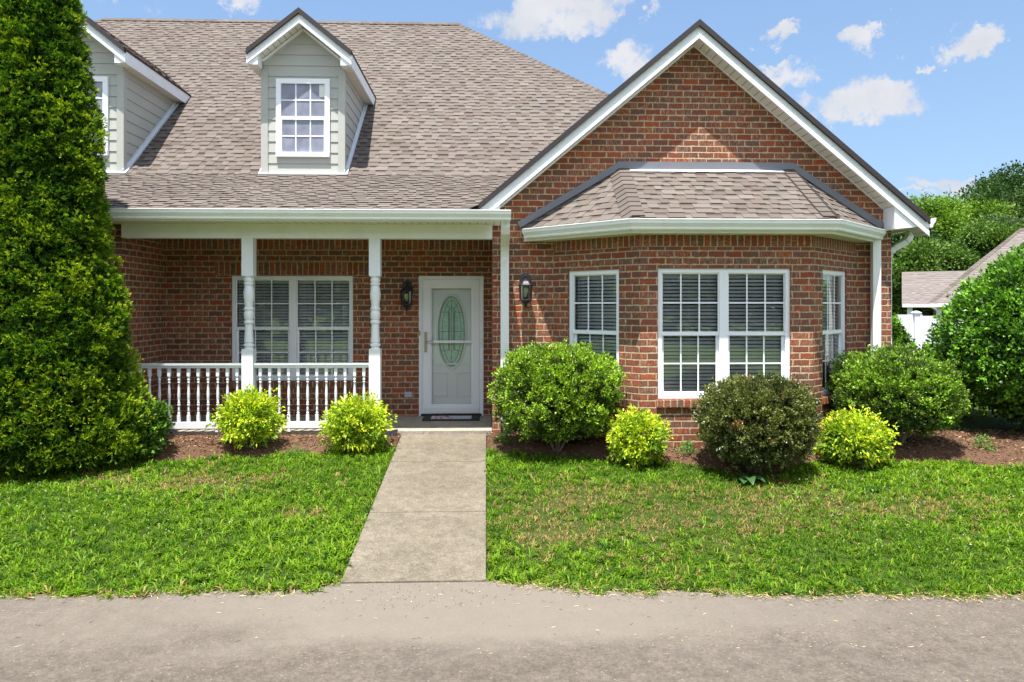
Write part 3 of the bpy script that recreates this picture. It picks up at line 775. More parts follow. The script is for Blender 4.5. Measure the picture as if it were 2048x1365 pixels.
for k in range(N):
    rings = [(RX, RZ, 0), (RX + .012, RZ + .012, .022), (RX + .035, RZ + .035, .018), (RX + .045, RZ + .045, 0)]
    for (r0, s0, h0), (r1, s1, h1) in zip(rings, rings[1:]):
        p0, p1 = ell(k, r0, s0), ell(k + 1, r0, s0); q0, q1 = ell(k, r1, s1), ell(k + 1, r1, s1)
        ov.face([(p0[0], dy_ - h0, p0[1]), (p1[0], dy_ - h0, p1[1]), (q1[0], dy_ - h1, q1[1]), (q0[0], dy_ - h1, q0[1])])
part(ov, 'oval_frame', ['door_white'], door, smooth=True)
og = MB(); og.face([(ell(k, RX, RZ)[0], dy_ - .002, ell(k, RX, RZ)[1]) for k in range(N)]); part(og, 'oval_glass', ['oval_glass'], door)
lc = MB()
def lead(pts, r=.0035, closed=False):
    pp = [(p[0], dy_ - .004, p[1]) for p in pts]
    if closed: pp.append(pp[0])
    lc.tube(pp, r, 5)
lead([ell(k, RX * .72, RZ * .88) for k in range(N)], closed=True)
lead([ell(k, RX * .97, RZ * .98) for k in range(N)], .005, closed=True)
for dxx in (-.045, -.030, .030, .045): lead([(cx + dxx, cz - .27), (cx + dxx, cz + .30)], .0045)
lead([(cx, cz - .5), (cx, cz + .5)]); lead([(cx - RX, cz), (cx + RX, cz)]); lead([(cx - .17, cz + .29), (cx - .05, cz + .29), (cx - .025, cz + .36), (cx, cz + .38), (cx + .025, cz + .36), (cx + .05, cz + .29), (cx + .17, cz + .29)])
lead([(cx - .15, cz - .30), (cx - .05, cz - .27), (cx, cz - .30), (cx + .05, cz - .27), (cx + .15, cz - .30)]); lead([(cx - .09, cz + .42), (cx, cz + .30), (cx + .09, cz + .42)])
part(lc, 'leading', ['lead_came'], door)
rm = MB(); rm.box(DX0 - .1, DX1 + .1, y + .14, y + .6, 0, 2.3); part(rm, 'hallway', ['room'], door)
db = MB(); db.box(DX0 - .004, DX0 + .022, y - .026, y - .012, 1.26, 1.33); part(db, 'doorbell', ['brass_tag'], frame)

# ---- porch: slab, posts, beam, ceiling, railings
slab = MB()
slab.box(-4.695, 0.08, YG - .02, YP + .05, -0.30, 0.067)
o = part(slab, 'porch_slab', ['slab_concrete'], bevel=.006)
ft = MB(); ft.box(.0, .21, YG - .04, YG + .2, -.25, .0); part(ft, 'footing', ['concrete'], bevel=.01)
bm_ = MB(); bm_.box(-4.66, 0.083, 9.50, 9.65, 2.57, 2.752)
part(bm_, 'porch_beam', ['gutter_white'], bevel=.003)
pc = MB(); pc.face([(-4.70, 9.60, 2.75), (-4.70, YP, 2.75), (.085, YP, 2.75), (.085, 9.60, 2.75)][::-1], [(-4.7, 9.6), (-4.7, YP), (.085, YP), (.085, 9.6)][::-1]); part(pc, 'porch_ceiling', ['soffit'])
def post(x):
    p = MB(); yc, h = 9.575, .0725; r = .068
    p.box(x - h, x + h, yc - h, yc + h, .067, 1.14); p.box(x - h, x + h, yc - h, yc + h, 2.085, 2.57)
    prof = [(r, 1.14), (r * .75, 1.155), (r * .72, 1.165), (r, 1.18), (r, 1.20), (r * .72, 1.215), (r * .9, 1.23), (r * .78, 1.34), (r * .74, 1.46), (r * .95, 1.478), (r * .95, 1.50), (r * .72, 1.515),
            (r * .92, 1.54), (r * .95, 1.60), (r * .8, 1.635), (r * .96, 1.65), (r * .96, 1.668), (r * .76, 1.685), (r * .82, 1.74), (r * .98, 1.80), (r * 1.0, 1.86), (r * .9, 1.92), (r * .75, 1.965), (r * .97, 1.975), (r * .97, 1.99),
            (r * .78, 2.0), (r * .98, 2.03), (r * .9, 2.055), (r * .75, 2.065), (r * .98, 2.075), (r, 2.087)]
    p.lathe(prof, x, yc, 24)
    return part(p, 'porch_post', ['white_rail'], smooth=True)
for x in (-3.07, -1.442): post(x)
def baluster(x, yc=9.575):
    p = MB(); h = .0185; r = .0185
    p.box(x - h, x + h, yc - h, yc + h, .197, .29); p.box(x - h, x + h, yc - h, yc + h, .79, .895)
    p.lathe([(r, .29), (r * .6, .30), (r, .312), (r * .65, .325), (r * .8, .335), (r * .75, .38), (r * .6, .40), (r, .41), (r, .425), (r * .6, .435), (r, .445), (r * .6, .458), (r * .95, .50), (r * 1.05, .56), (r * .8, .64), (r * .62, .70),
             (r, .712), (r * .6, .722), (r * .95, .735), (r, .75), (r * .6, .765), (r, .775), (r, .79)], x, yc, 10)
    return p
def railing(x0, x1, n):
    t = MB(); t.box(x0, x1, 9.575 - .045, 9.575 + .045, .93, .957); t.box(x0, x1, 9.575 - .03, 9.575 + .03, .895, .93)
    t.box(x0, x1, 9.575 - .022, 9.575 + .022, .112, .197)
    for x in (x0 + .006, x1 - .03): t.box(x, x + .024, 9.575 - .038, 9.575 + .038, .905, .926)
    for k in (0.3, 0.78): x = x0 + (x1 - x0) * k; t.box(x - .02, x + .02, 9.575 - .02, 9.575 + .02, .066, .112)
    r = part(t, 'railing', ['white_rail'], bevel=.003)
    for k in range(n):
        part(baluster(x0 + (x1 - x0) * (k + .62) / (n + .24)), 'baluster', ['white_rail'], r, smooth=True)
railing(-4.66, -3.1425, 12); railing(-2.9975, -1.5145, 12)

# ---- roof shingles as real overlapping courses
def clip_mesh(me, poly):
    bm = bmesh.new(); bm.from_mesh(me)
    c = Vector((sum(p[0] for p in poly) / len(poly), sum(p[1] for p in poly) / len(poly), 0))
    for i in range(len(poly)):
        a, b_ = Vector((*poly[i], 0)), Vector((*poly[(i + 1) % len(poly)], 0)); d = b_ - a
        n = Vector((d.y, -d.x, 0)).normalized()
        if n.dot(c - a) > 0: n = -n
        bmesh.ops.bisect_plane(bm, geom=bm.verts[:] + bm.edges[:] + bm.faces[:], plane_co=a, plane_no=n, clear_outer=True, dist=1e-6)
    bm.to_mesh(me); bm.free()
TABS = [tuple(c * .53 for c in t) for t in [(0.272, 0.229, 0.199), (0.245, 0.202, 0.174), (0.298, 0.254, 0.222), (0.228, 0.185, 0.158), (0.281, 0.236, 0.204), (0.262, 0.222, 0.195)]]
def tab_tint(r):
    c = r.choice(TABS); k = r.uniform(.93, 1.07); return tuple(x * k for x in c)
def shingles(name, O, A, B, poly, parent=house, e=0.133, seed=1, deck=True):
    """O origin, A unit along the eave, B unit up the slope; poly convex in (a, b)"""
    r = random.Random(seed); A, B = Vector(A).normalized(), Vector(B).normalized(); N = A.cross(B).normalized()
    if N.z < 0: N = -N
    mb = MB(); a0, a1 = min(p[0] for p in poly), max(p[0] for p in poly); b0, b1 = min(p[1] for p in poly), max(p[1] for p in poly)
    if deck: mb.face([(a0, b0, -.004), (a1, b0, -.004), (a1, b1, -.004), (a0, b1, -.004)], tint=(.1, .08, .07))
    b_ = b0; T1 = .007; T2 = .007
    while b_ < b1:
        x = a0 - r.uniform(0, .3); bt = b_ + e; ph = r.uniform(0, 6)
        wob = lambda q: .0035 * math.sin(q * 1.1 + ph) + .002 * math.sin(q * 3.7 + ph * 2)
        tab = r.random() < .5
        while x < a1:
            wdt = r.uniform(.09, .21) if tab else r.uniform(.07, .19)
            xe = min(x + wdt, a1 + .01); xs0 = max(x, a0 - .01)
            if xe > a0 and xe > xs0:
                w0, w1 = wob(xs0), wob(xe)
                t = tab_tint(r)
                if tab:
                    h0, h1 = T1 + T2, T2 * .6
                    mb.face([(xs0, b_ + w0, h0), (xe, b_ + w1, h0), (xe, bt, h1), (xs0, bt, h1)], tint=t)
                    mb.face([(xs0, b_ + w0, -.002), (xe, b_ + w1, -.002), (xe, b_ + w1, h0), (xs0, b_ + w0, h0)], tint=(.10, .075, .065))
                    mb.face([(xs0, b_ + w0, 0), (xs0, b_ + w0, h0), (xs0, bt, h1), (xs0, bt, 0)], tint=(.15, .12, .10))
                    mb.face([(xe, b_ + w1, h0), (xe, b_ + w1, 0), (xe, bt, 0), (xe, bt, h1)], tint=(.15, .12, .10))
                else:
                    h0 = T1; bs = bt - e * r.uniform(.26, .42); hs = h0 * (bt - bs) / e
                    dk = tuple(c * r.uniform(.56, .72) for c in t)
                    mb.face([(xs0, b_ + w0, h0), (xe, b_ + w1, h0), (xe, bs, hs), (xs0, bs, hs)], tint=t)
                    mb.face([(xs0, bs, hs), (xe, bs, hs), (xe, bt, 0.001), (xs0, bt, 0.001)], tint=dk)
                    mb.face([(xs0, b_ + w0, -.002), (xe, b_ + w1, -.002), (xe, b_ + w1, h0), (xs0, b_ + w0, h0)], tint=(.10, .075, .065))
            x += wdt; tab = not tab
        b_ += e
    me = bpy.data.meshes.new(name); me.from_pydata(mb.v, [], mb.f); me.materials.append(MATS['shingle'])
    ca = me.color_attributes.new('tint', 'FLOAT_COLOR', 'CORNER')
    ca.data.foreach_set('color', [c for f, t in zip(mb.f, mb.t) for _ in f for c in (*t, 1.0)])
    clip_mesh(me, poly)
    W = Matrix(((A.x, B.x, N.x, O[0]), (A.y, B.y, N.y, O[1]), (A.z, B.z, N.z, O[2]), (0, 0, 0, 1)))
    me.transform(W)
    o = bpy.data.objects.new(name, me); S.collection.objects.link(o); o.parent = parent
    o.matrix_parent_inverse = Matrix.Translation(-Vector(root_loc(parent)))
    return o
def caps(mb, P0, P1, n1, n2, w=.15, e=.14, seed=3, lift=.014):
    """folded cap shingles along a ridge or hip from P0 (low) to P1; n1/n2 point down each side"""
    r = random.Random(seed); P0, P1 = Vector(P0), Vector(P1); L = (P1 - P0).length; d = (P1 - P0) / L
    n1, n2 = Vector(n1).normalized(), Vector(n2).normalized(); U = -(n1 + n2)
    U = U.normalized() if U.length > 1e-3 else Vector((0, 0, 1))
    k = 0
    while k * e < L:
        t = tab_tint(r); t = tuple(c * .86 for c in t)
        a = P0 + d * (k * e) + U * (lift + .012 + r.uniform(-.001, .001)); b_ = P0 + d * min((k + 1) * e + .02, L + .02) + U * lift
        for s_ in (n1, n2):
            mb.face([a, a + s_ * w, b_ + s_ * w, b_], tint=t)
            mb.face([a, a + s_ * w, a + s_ * w - U * .014, a - U * .014], tint=(.09, .07, .06))
            mb.face([a + s_ * w, b_ + s_ * w, b_ + s_ * w - U * .016, a + s_ * w - U * .016], tint=(.09, .07, .06))
        k += 1

E0 = (9.10, 2.895); BK = (11.41, 3.73); RG = (16.70, 8.13)     # (Y, Z) of eave, pitch change, ridge
def unit2(a, b_):
    v = Vector((0, b_[0] - a[0], b_[1] - a[1])); return v.normalized(), v.length
Bl, Ll = unit2(E0, BK); Bu, Lu = unit2(BK, RG)
fy = lambda Y: (Y - E0[0]) / Bl.y
shingles('roof', (0, E0[0], E0[1]), (1, 0, 0), Bl, [(-16.1, -.02), (-.23, -.02), (.86, Ll), (-13.8, Ll)], seed=5)
gy = lambda Y: (Y - BK[0]) / Bu.y
shingles('roof', (0, BK[0], BK[1]), (1, 0, 0), Bu, [(-13.86, 0), (.86, 0), (2.80, gy(13.36)), (-.65, gy(16.7)), (-8.57, gy(16.7))], seed=6)
cp = MB()
caps(cp, (-8.57, 16.7, 8.13), (-.60, 16.7, 8.13), (0, -1, -.83), (0, 1, -.83), seed=8, w=.14, lift=.028)
part(cp, 'ridge_cap', ['shingle']); cp = MB()
caps(cp, (2.74, 13.33, 5.33), (-.65, 16.7, 8.13), (-1, -.12, -.45), (.12, 1, -.45), seed=9, lift=.026)
part(cp, 'ridge_cap', ['shingle']); cp = MB()
caps(cp, (-13.9, 11.37, 3.73), (-8.57, 16.7, 8.13), (1, -.12, -.45), (-.12, 1, -.45), seed=10)
part(cp, 'ridge_cap', ['shingle'])
# gable wing slopes (front edge at the rake), and the plain rear slopes
GA, GZ, GY = 2.745, 5.36, 9.32
gs = Vector((-1, 0, -.84)).normalized()
shingles('roof', (-.28, GY, GZ - .84 * 3.025), (0, 1, 0), (1, 0, .84), [(0, 0), (4.2, 0), (4.2, 3.025 * math.sqrt(1 + .84 ** 2)), (0, 3.025 * math.sqrt(1 + .84 ** 2))], seed=12)
shingles('roof', (5.77, GY, GZ - .84 * 3.025), (0, 1, 0), (-1, 0, .84), [(0, 0), (4.2, 0), (4.2, 3.025 * math.sqrt(1 + .84 ** 2)), (0, 3.025 * math.sqrt(1 + .84 ** 2))], seed=13)
fr_ = MB()
ez = GZ - .84 * 3.025
fr_.face([(5.77, 13.4, ez), (5.77, 23.0, ez), (-.65, 16.7, 8.12), (2.745, 13.34, 5.35)], [(13.4, 0), (23, 0), (16.7, 8.2), (13.3, 3.9)])
fr_.face([(5.77, 23.0, ez), (-15, 23.0, ez), (-8.57, 16.7, 8.12), (-.65, 16.7, 8.12)], [(5.8, 0), (-15, 0), (-8.6, 8.2), (-.65, 8.2)])
fr_.face([(-15, 23.0, ez), (-16.1, 9.1, 2.88), (-13.9, 11.4, 3.72), (-8.57, 16.7, 8.12)], [(23, 0), (9.1, 0), (11.4, 2), (16.7, 8.2)])
part(fr_, 'roof', ['far_shingle'])
cp = MB(); caps(cp, (GA, GY, GZ), (GA, 13.4, GZ), (-1, 0, -.84), (1, 0, -.84), seed=14); part(cp, 'ridge_cap', ['shingle'])
# gable rake: dark drip edge, fascia, soffit, returns
def rake(mb_f, mb_d, mb_s, cx, apz, half0, yf, yw, slope, th=.165, soff=.19, left=None):
    """fascia boards at yf, soffit back to wall yw. apz = underside of shingles at the apex on yf"""
    for s_ in (-1, 1):
        half = left if (left and s_ < 0) else half0
        A = Vector((cx, yf, apz)); B = Vector((cx + s_ * half, yf, apz - slope * half))
        z = Vector((0, 0, 1)); yv = Vector((0, 1, 0))
        q = lambda o1, o2, d0, d1: [A + z * o1 + yv * d0, B + z * o1 + yv * d0, B + z * o2 + yv * d0, A + z * o2 + yv * d0]
        def slab_(mb, zt, zb, d0, d1):
            P = [A + z * zt, B + z * zt, B + z * zb, A + z * zb]
            f = [p + yv * d0 for p in P]; k = [p + yv * d1 for p in P]
            for a, b_ in ((0, 1), (1, 2), (2, 3), (3, 0)): mb.face([f[a], f[b_], k[b_], k[a]])
            mb.face(f); mb.face(k[::-1])
        slab_(mb_d, .034, -.046, -.044, .02)
        slab_(mb_f, -.036, -.036 - th * .56, -.001, .02)
        slab_(mb_f, -.036 - th * .56, -.036 - th, -.016, .018)
        # soffit (uv runs down the slope)
        ln = math.hypot(half, slope * half)
        p = [A + z * (-soff) + yv * .018, B + z * (-soff) + yv * .018, B + z * (-soff) + yv * (yw - yf), A + z * (-soff) + yv * (yw - yf)]
        mb_s.face(p, [(0, 0), (ln, 0), (ln, yw - yf), (0, yw - yf)])
fa, dr_, sf = MB(), MB(), MB()
rake(fa, dr_, sf, GA, GZ - .01, 3.025, GY, YG, .84, left=2.84)
# quarter trim where soffit meets brick
for s_ in (-1, 1):
    fa.bar((CX, YG - .012, AP - .006), (CX + s_ * 2.68, YG - .012, AP - .006 - .84 * 2.68), .022, .03, up=(0, -1, 0))
# cornice returns
for (x0, x1) in ((5.32, 5.745), (-.09, .175)):
    zl = lambda x: GZ - .84 * abs(x - GA) - .06
    P = [(x0, 2.70), (x1, 2.74 if x1 > 3 else 2.70), (x1, zl(x1)), (x0, zl(x0))] if x0 > 3 else [(x0, 2.758), (x1, 2.758), (x1, zl(x1)), (x0, zl(x0))]
    f = [Vector((a, GY + .004, b_)) for a, b_ in P]; k = [Vector((a, YG - .002, b_)) for a, b_ in P]
    fa.face(f)
    for a, b_ in ((0, 1), (1, 2), (2, 3), (3, 0)): fa.face([f[a], f[b_], k[b_], k[a]])
part(fa, 'fascia', ['white_trim']); part(dr_, 'drip_edge', ['dark_drip']); part(sf, 'soffit', ['soffit'])

# ---- gutters and downspouts
GP = [(0, 0), (0, -.125), (.075, -.125), (.084, -.112), (.084, -.092), (.092, -.08), (.116, -.05), (.12, -.012), (.128, -.012), (.128, 0), (.112, 0), (.105, -.03), (.012, -.06), (0.012, 0)]
gt = MB(); gt.sweep([(-16.0, 9.125, 2.885), (.31, 9.125, 2.885)], GP); part(gt, 'gutter', ['gutter_white'], bevel=.0015)
so_ = MB()
so_.face([(-16.0, 9.125, 2.752), (.175, 9.125, 2.752), (.175, 9.598, 2.752), (-16, 9.598, 2.752)], [(-16, 0), (.175, 0), (.175, .47), (-16, .47)])
so_.box(-16.0, .178, 9.105, 9.125, 2.742, 2.885, m=1)
part(so_, 'soffit', ['soffit', 'gutter_white'])
R1, R2, R0, R3 = (1.70, 8.36), (4.055, 8.36), (.46, 9.60), (5.295, 9.60)
gpath = [(.60, 9.46, 2.70), (R1[0] + .0, R1[1] + .045, 2.70), (R2[0], R2[1] + .045, 2.70), (5.155, 9.46, 2.70)]
gpath = [(.55, 9.555, 2.70), (1.70, 8.405, 2.70), (4.055, 8.405, 2.70), (5.205, 9.555, 2.70)]
gt = MB(); gt.sweep(gpath, GP); part(gt, 'gutter', ['gutter_white'], bevel=.0015)
so_ = MB()
so_.sweep([(.50, 9.598, 2.575), (1.70, 8.405, 2.575), (4.055, 8.405, 2.575), (5.25, 9.598, 2.575)], [(0, 0.1), (0, -.03), (-.02, -.03), (-.02, .1)], m=1)
ins = [(.50, 9.60), (1.70, 8.42), (4.055, 8.42), (5.25, 9.60)]; wl = [(.89, 9.61), (1.84, 8.65), (3.93, 8.65), (4.94, 9.61)]
for k in range(3):
    p = [(*ins[k], 2.546), (*ins[k + 1], 2.546), (*wl[k + 1], 2.546), (*wl[k], 2.546)]
    dd = (Vector(ins[k + 1]) - Vector(ins[k])); ln = dd.length; dd /= ln
    so_.face(p, [((Vector(q[:2]) - Vector(ins[k])).dot(dd), (Vector(q[:2]) - Vector(ins[k])).cross(dd) if False else abs((q[0] - ins[k][0]) * dd.y - (q[1] - ins[k][1]) * dd.x)) for q in p], 0)
part(so_, 'soffit', ['soffit', 'gutter_white'])
# right eave gutter seen end-on
gt = MB(); gt.sweep([(5.735, 9.30, 2.845), (5.735, 23.0, 2.845)], GP); part(gt, 'gutter', ['gutter_white'], bevel=.0015)
so_ = MB(); so_.face([(5.43, 9.6, 2.735), (5.735, 9.6, 2.735), (5.735, 23, 2.735), (5.43, 23, 2.735)], [(9.6, 0), (9.6, .3), (23, .3), (23, 0)]); so_.box(5.715, 5.735, 9.32, 23, 2.72, 2.845, m=1)
part(so_, 'soffit', ['soffit', 'gutter_white'])
def dspout(pts, name='downspout', w=.112, d=.075, ax='x'):
    mb = MB(); pts = [Vector(p) for p in pts]
    for i, p in enumerate(pts[:-1]):
        q = pts[i + 1]; dd = (q - p).normalized()
        # corrugated front: rectangle with shallow ribs
        side = Vector((1, 0, 0)) if ax == 'x' else Vector((0, 1, 0)); f = dd.cross(side).normalized()
        prof = []
        n = 5
        for k in range(n):
            t0 = -w / 2 + w * k / n
            prof += [(t0 + .001, d / 2 - .004), (t0 + .003, d / 2), (t0 + w / n - .003, d / 2), (t0 + w / n - .001, d / 2 - .004)]
        prof += [(a, -b_) for a, b_ in prof[::-1]]
        A = [p + side * a + f * b_ for a, b_ in prof]; B = [q + side * a + f * b_ for a, b_ in prof]
        for k in range(len(prof)): mb.face([A[k], A[(k + 1) % len(prof)], B[(k + 1) % len(prof)], B[k]])
    return part(mb, name, ['gutter_white'])
X1 = .245
d1 = dspout([(X1, 9.19, 2.78), (X1, 9.19, 2.69), (X1, 9.235, 2.62), (X1, 9.47, 2.49), (X1, 9.53, 2.42), (X1, 9.553, 2.34), (X1, 9.555, .20)])
for z in (2.30, 1.2):
    st_ = MB(); st_.box(X1 - .05, X1 + .05, 9.515, 9.523, z, z + .025); part(st_, 'strap', ['gutter_white'], d1)
d2 = dspout([(5.17, 9.51, 2.59), (5.17, 9.51, .10)])
d3 = dspout([(5.80, 9.78, 2.73), (5.79, 9.78, 2.66), (5.73, 9.78, 2.57), (5.56, 9.78, 2.48), (5.50, 9.78, 2.42), (5.475, 9.78, 2.34), (5.475, 9.78, .1)], ax='y')
cor = MB(); cor.lathe([(.055, -.12)] + [(.055 + (.010 if k % 2 else 0), -.12 + k * .0125) for k in range(1, 26)] + [(.045, .21)], X1 + .005, 9.52, 18)
o = part(cor, 'drain_pipe', ['black_plastic'], d1, smooth=True)

# ---- bay roof
et = 2.715; tt = 3.50
T1, T2 = (1.76, 9.60), (4.08, 9.60)
def tri_plane(name, P, Q, R, seed):
    """eave P->Q, apex R (convex polygon P,Q,R...)"""
    P, Q = Vector(P), Vector(Q); A = (Q - P).normalized(); Rs = [Vector(r) for r in R]
    w_ = Rs[0] - P; B = (w_ - A * w_.dot(A)).normalized()
    poly = [(0, -.012), ((Q - P).length, -.012)] + [((r - P).dot(A), (r - P).dot(B)) for r in Rs]
    return shingles(name, P, A, B, poly, seed=seed, e=.135)
tri_plane('bay_roof', (*R1, et), (*R2, et), [(*T2, tt), (*T1, tt)], 21)
tri_plane('bay_roof', (R0[0], R0[1], et), (*R1, et), [(*T1, tt)], 22)
tri_plane('bay_roof', (*R2, et), (R3[0], R3[1], et), [(*T2, tt)], 23)
cp = MB()
fB = Vector((0, 1, (tt - et) / (9.6 - 8.36))).normalized()
caps(cp, (*R1, et), (*T1, tt), (1, 0, .0), Vector((-.62, .10, -.40)), w=.14, e=.13, seed=24, lift=.022)
part(cp, 'ridge_cap', ['shingle']); cp = MB()
caps(cp, (*R2, et), (*T2, tt), Vector((-1, 0, 0)), Vector((.62, .10, -.40)), w=.14, e=.13, seed=25, lift=.022)
part(cp, 'ridge_cap', ['shingle'])
fl = MB()
fl.bar((T1[0] - .02, 9.585, tt + .055), (T2[0] + .02, 9.585, tt + .055), .03, .10); 
fl.face([(T1[0], 9.50, tt - .035), (T2[0], 9.50, tt - .035), (T2[0], 9.584, tt + .012), (T1[0], 9.584, tt + .012)], m=1)
for (a, b_) in (((R0[0] - .03, et - .01), (T1[0], tt + .035)), ((R3[0] + .0, et - .01), (T2[0], tt + .035))):
    A = Vector((a[0], 9.582, a[1] + .055)); B = Vector((b_[0], 9.582, b_[1] + .02)); fl.bar(A, B, .03, .085)
part(fl, 'flashing', ['flashing', 'pale_flashing'])

# ---- dormers
def dormer(cx):
    YF = 11.41; hw = .622; zb_, zt_ = 3.735, 5.36; ap = 5.965; sl = .8; dep = 3.2
    W = MB(); e = .168
    # front lap siding, clipped to the gable outline
    def lap(O, A, L, H, poly, seed):
        m2 = MB(); k = 0; z = 0
        while z < H:
            m2.face([(0, z, .013), (L, z, .013), (L, z + e, .001), (0, z + e, .001)])
            m2.face([(0, z, 0), (L, z, 0), (L, z, .013), (0, z, .013)]); z += e
        me = bpy.data.meshes.new('tmp'); me.from_pydata(m2.v, [], m2.f); clip_mesh(me, poly)
        A = Vector(A); N = Vector((A.y, -A.x, 0))
        for p in me.polygons:
            W.face([Vector(O) + A * me.vertices[i].co.x + Vector((0, 0, me.vertices[i].co.y)) + N * me.vertices[i].co.z for i in p.vertices])
        bpy.data.meshes.remove(me)
    H = ap - zb_
    lap((cx - hw, YF, zb_), (1, 0, 0), 2 * hw, H + .1, [(0, 0), (2 * hw, 0), (2 * hw, zt_ - zb_ + .1), (hw, H), (0, zt_ - zb_ + .1)], 1)
    # sides: right side faces +x
    zr = lambda Y: BK[1] + .8318 * (Y - BK[0])
    yb = YF + (zt_ - zb_) / .8318
    lap((cx + hw, YF, zb_), (0, 1, 0), dep, zt_ - zb_ + .02, [(0, 0), (yb - YF, zt_ - zb_), (0, zt_ - zb_)], 2)
    lap((cx - hw, yb, zb_), (0, -1, 0), dep, zt_ - zb_ + .02, [(yb - YF, 0), (yb - YF, zt_ - zb_), (0, zt_ - zb_)], 3)
    d = part(W, 'dormer', ['siding'])
    for s_ in (-1, 1):
        C = MB(); x = cx + s_ * hw; C.box(min(x + s_ * .022, x - s_ * .085), max(x + s_ * .022, x - s_ * .085), YF - .026, YF + .004, zb_, zt_ - .01)
        C.box(min(x + s_ * .0215, x), max(x + s_ * .0215, x), YF + .004, YF + .075, zb_ + .05, zt_ - .01)
        part(C, 'corner_board', ['siding'], d, bevel=.002)
    # window
    wx0, wx1, wz0, wz1 = cx - .395, cx + .43, 4.0, 5.205
    wx0, wx1 = cx - .41, cx + .41
    F = MB(); y0 = YF - .045
    F.box(wx0, wx1, y0, YF, wz1 - .075, wz1); F.box(wx0, wx1, y0 - .012, YF, wz0, wz0 + .07)
    F.box(wx0, wx0 + .075, y0, YF, wz0 + .07, wz1 - .075); F.box(wx1 - .075, wx1, y0, YF, wz0 + .07, wz1 - .075)
    zm = (wz0 + wz1) / 2 - .005; F.box(wx0 + .075, wx1 - .075, y0 + .01, YF, zm - .025, zm + .025)
    F.box(wx0 + .075, wx0 + .09, y0 + .012, YF, wz0 + .07, zm - .025); F.box(wx1 - .09, wx1 - .075, y0 + .012, YF, wz0 + .07, zm - .025)
    for (a, b_) in ((zm + .025, wz1 - .075), (wz0 + .07, zm - .025)):
        for k in (1, 2):
            x = wx0 + .075 + (wx1 - wx0 - .15) * k / 3; F.box(x - .0095, x + .0095, y0 + .022, YF - .01, a, b_)
        F.box(wx0 + .075, wx1 - .075, y0 + .0225, YF - .011, (a + b_) / 2 - .0095, (a + b_) / 2 + .0095)
    wn_ = part(F, 'dormer_window', ['vinyl'], d, bevel=.002)
    Gp = MB(); Gp.face([(wx0 + .07, y0 + .03, wz0 + .06), (wx1 - .07, y0 + .03, wz0 + .06), (wx1 - .07, y0 + .03, wz1 - .07), (wx0 + .07, y0 + .03, wz1 - .07)])
    Gp.m = 0
    part(Gp, 'dormer_pane', ['dormer_pane'], d)
    if cx > -4:
        P_ = MB(); P_.face([(wx1 - .165, y0 + .028, wz1 - .275), (wx1 - .078, y0 + .028, wz1 - .275), (wx1 - .078, y0 + .028, wz1 - .085), (wx1 - .165, y0 + .028, wz1 - .085)])
        part(P_, 'paper_note', ['paper'], d)
    # roof
    rz = 6.175; half = .785; yf = YF - .26; sl_ = math.sqrt(1 + sl * sl)
    for s_ in (-1, 1):
        o = shingles('dormer_roof', (cx + s_ * half, yf - .02, rz - sl * half), (0, 1, 0), (-s_, 0, sl), [(0, 0), (2.35, 0), (3.35, half * sl_), (0, half * sl_)], parent=d, seed=30 + s_)
    cp = MB(); caps(cp, (cx, yf - .02, rz), (cx, yf + 3.2, rz), (-1, 0, -sl), (1, 0, -sl), w=.14, seed=33); part(cp, 'dormer_ridge_cap', ['shingle'], d)
    fa, dr_, sf = MB(), MB(), MB()
    rake(fa, dr_, sf, cx, rz - .008, half, yf, YF, sl, th=.15, soff=.165)
    for s_ in (-1, 1):
        fa.bar((cx, YF - .020, rz - .205), (cx + s_ * (hw - .0), YF - .020, rz - .205 - sl * hw), .03, .045, up=(0, -1, 0))
    for s_ in (-1, 1):
        xa, xb = sorted((cx + s_ * half, cx + s_ * (half - .165)))
        zo, zi = rz - sl * half - .06, rz - sl * (half - .165) - .06
        pl = [(cx + s_ * half - s_ * .002, zt_ - .015), (cx + s_ * (half - .165), zt_ - .015), (cx + s_ * (half - .165), zi), (cx + s_ * half - s_ * .002, zo)]
        f = [Vector((a, yf + .003, b_)) for a, b_ in pl]; k = [Vector((a, YF - .03, b_)) for a, b_ in pl]
        fa.face(f)
        for a, b_ in ((1, 2), (0, 3)): fa.face([f[a], f[b_], k[b_], k[a]])
        # eave fascia running back, soffit under it
        fa.box(min(cx + s_ * half, cx + s_ * (half - .018)), max(cx + s_ * half, cx + s_ * (half - .018)), yf + .02, yf + 2.5, zt_ - .014, rz - sl * half - .02)
        dr_.box(min(cx + s_ * (half + .012), cx + s_ * (half - .02)), max(cx + s_ * (half + .012), cx + s_ * (half - .02)), yf - .01, yf + 2.5, rz - sl * half - .022, rz - sl * half + .006)
        sf.face([(cx + s_ * hw, yf + .02, zt_ - .012), (cx + s_ * (half - .018), yf + .02, zt_ - .012), (cx + s_ * (half - .018), yf + 2.5, zt_ - .012), (cx + s_ * hw, yf + 2.5, zt_ - .012)], [(0, 0), (0, .15), (2.5, .15), (2.5, 0)])
    part(fa, 'dormer_fascia', ['white_trim'], d); part(dr_, 'dormer_drip_edge', ['dark_drip'], d); part(sf, 'dormer_soffit', ['soffit'], d)
    fl = MB()
    for s_ in (-1, 1):
        A = Vector((cx + s_ * (hw + .035), YF - .03, zr(YF - .03) + .02)); B = Vector((cx + s_ * (hw + .035), yb + .1, zr(yb + .1) + .02))
        fl.bar(A, B, .05, .035)
        fl.bar(A + Vector((-s_ * .018, 0, .035)), B + Vector((-s_ * .018, 0, .035)), .008, .07)
    fl.box(cx - hw - .05, cx + hw + .05, YF - .06, YF - .0, zb_ - .012, zb_ + .006)
    part(fl, 'dormer_flashing', ['pale_flashing'], d)
for c in (-2.825, -6.19, -11.2): dormer(c)

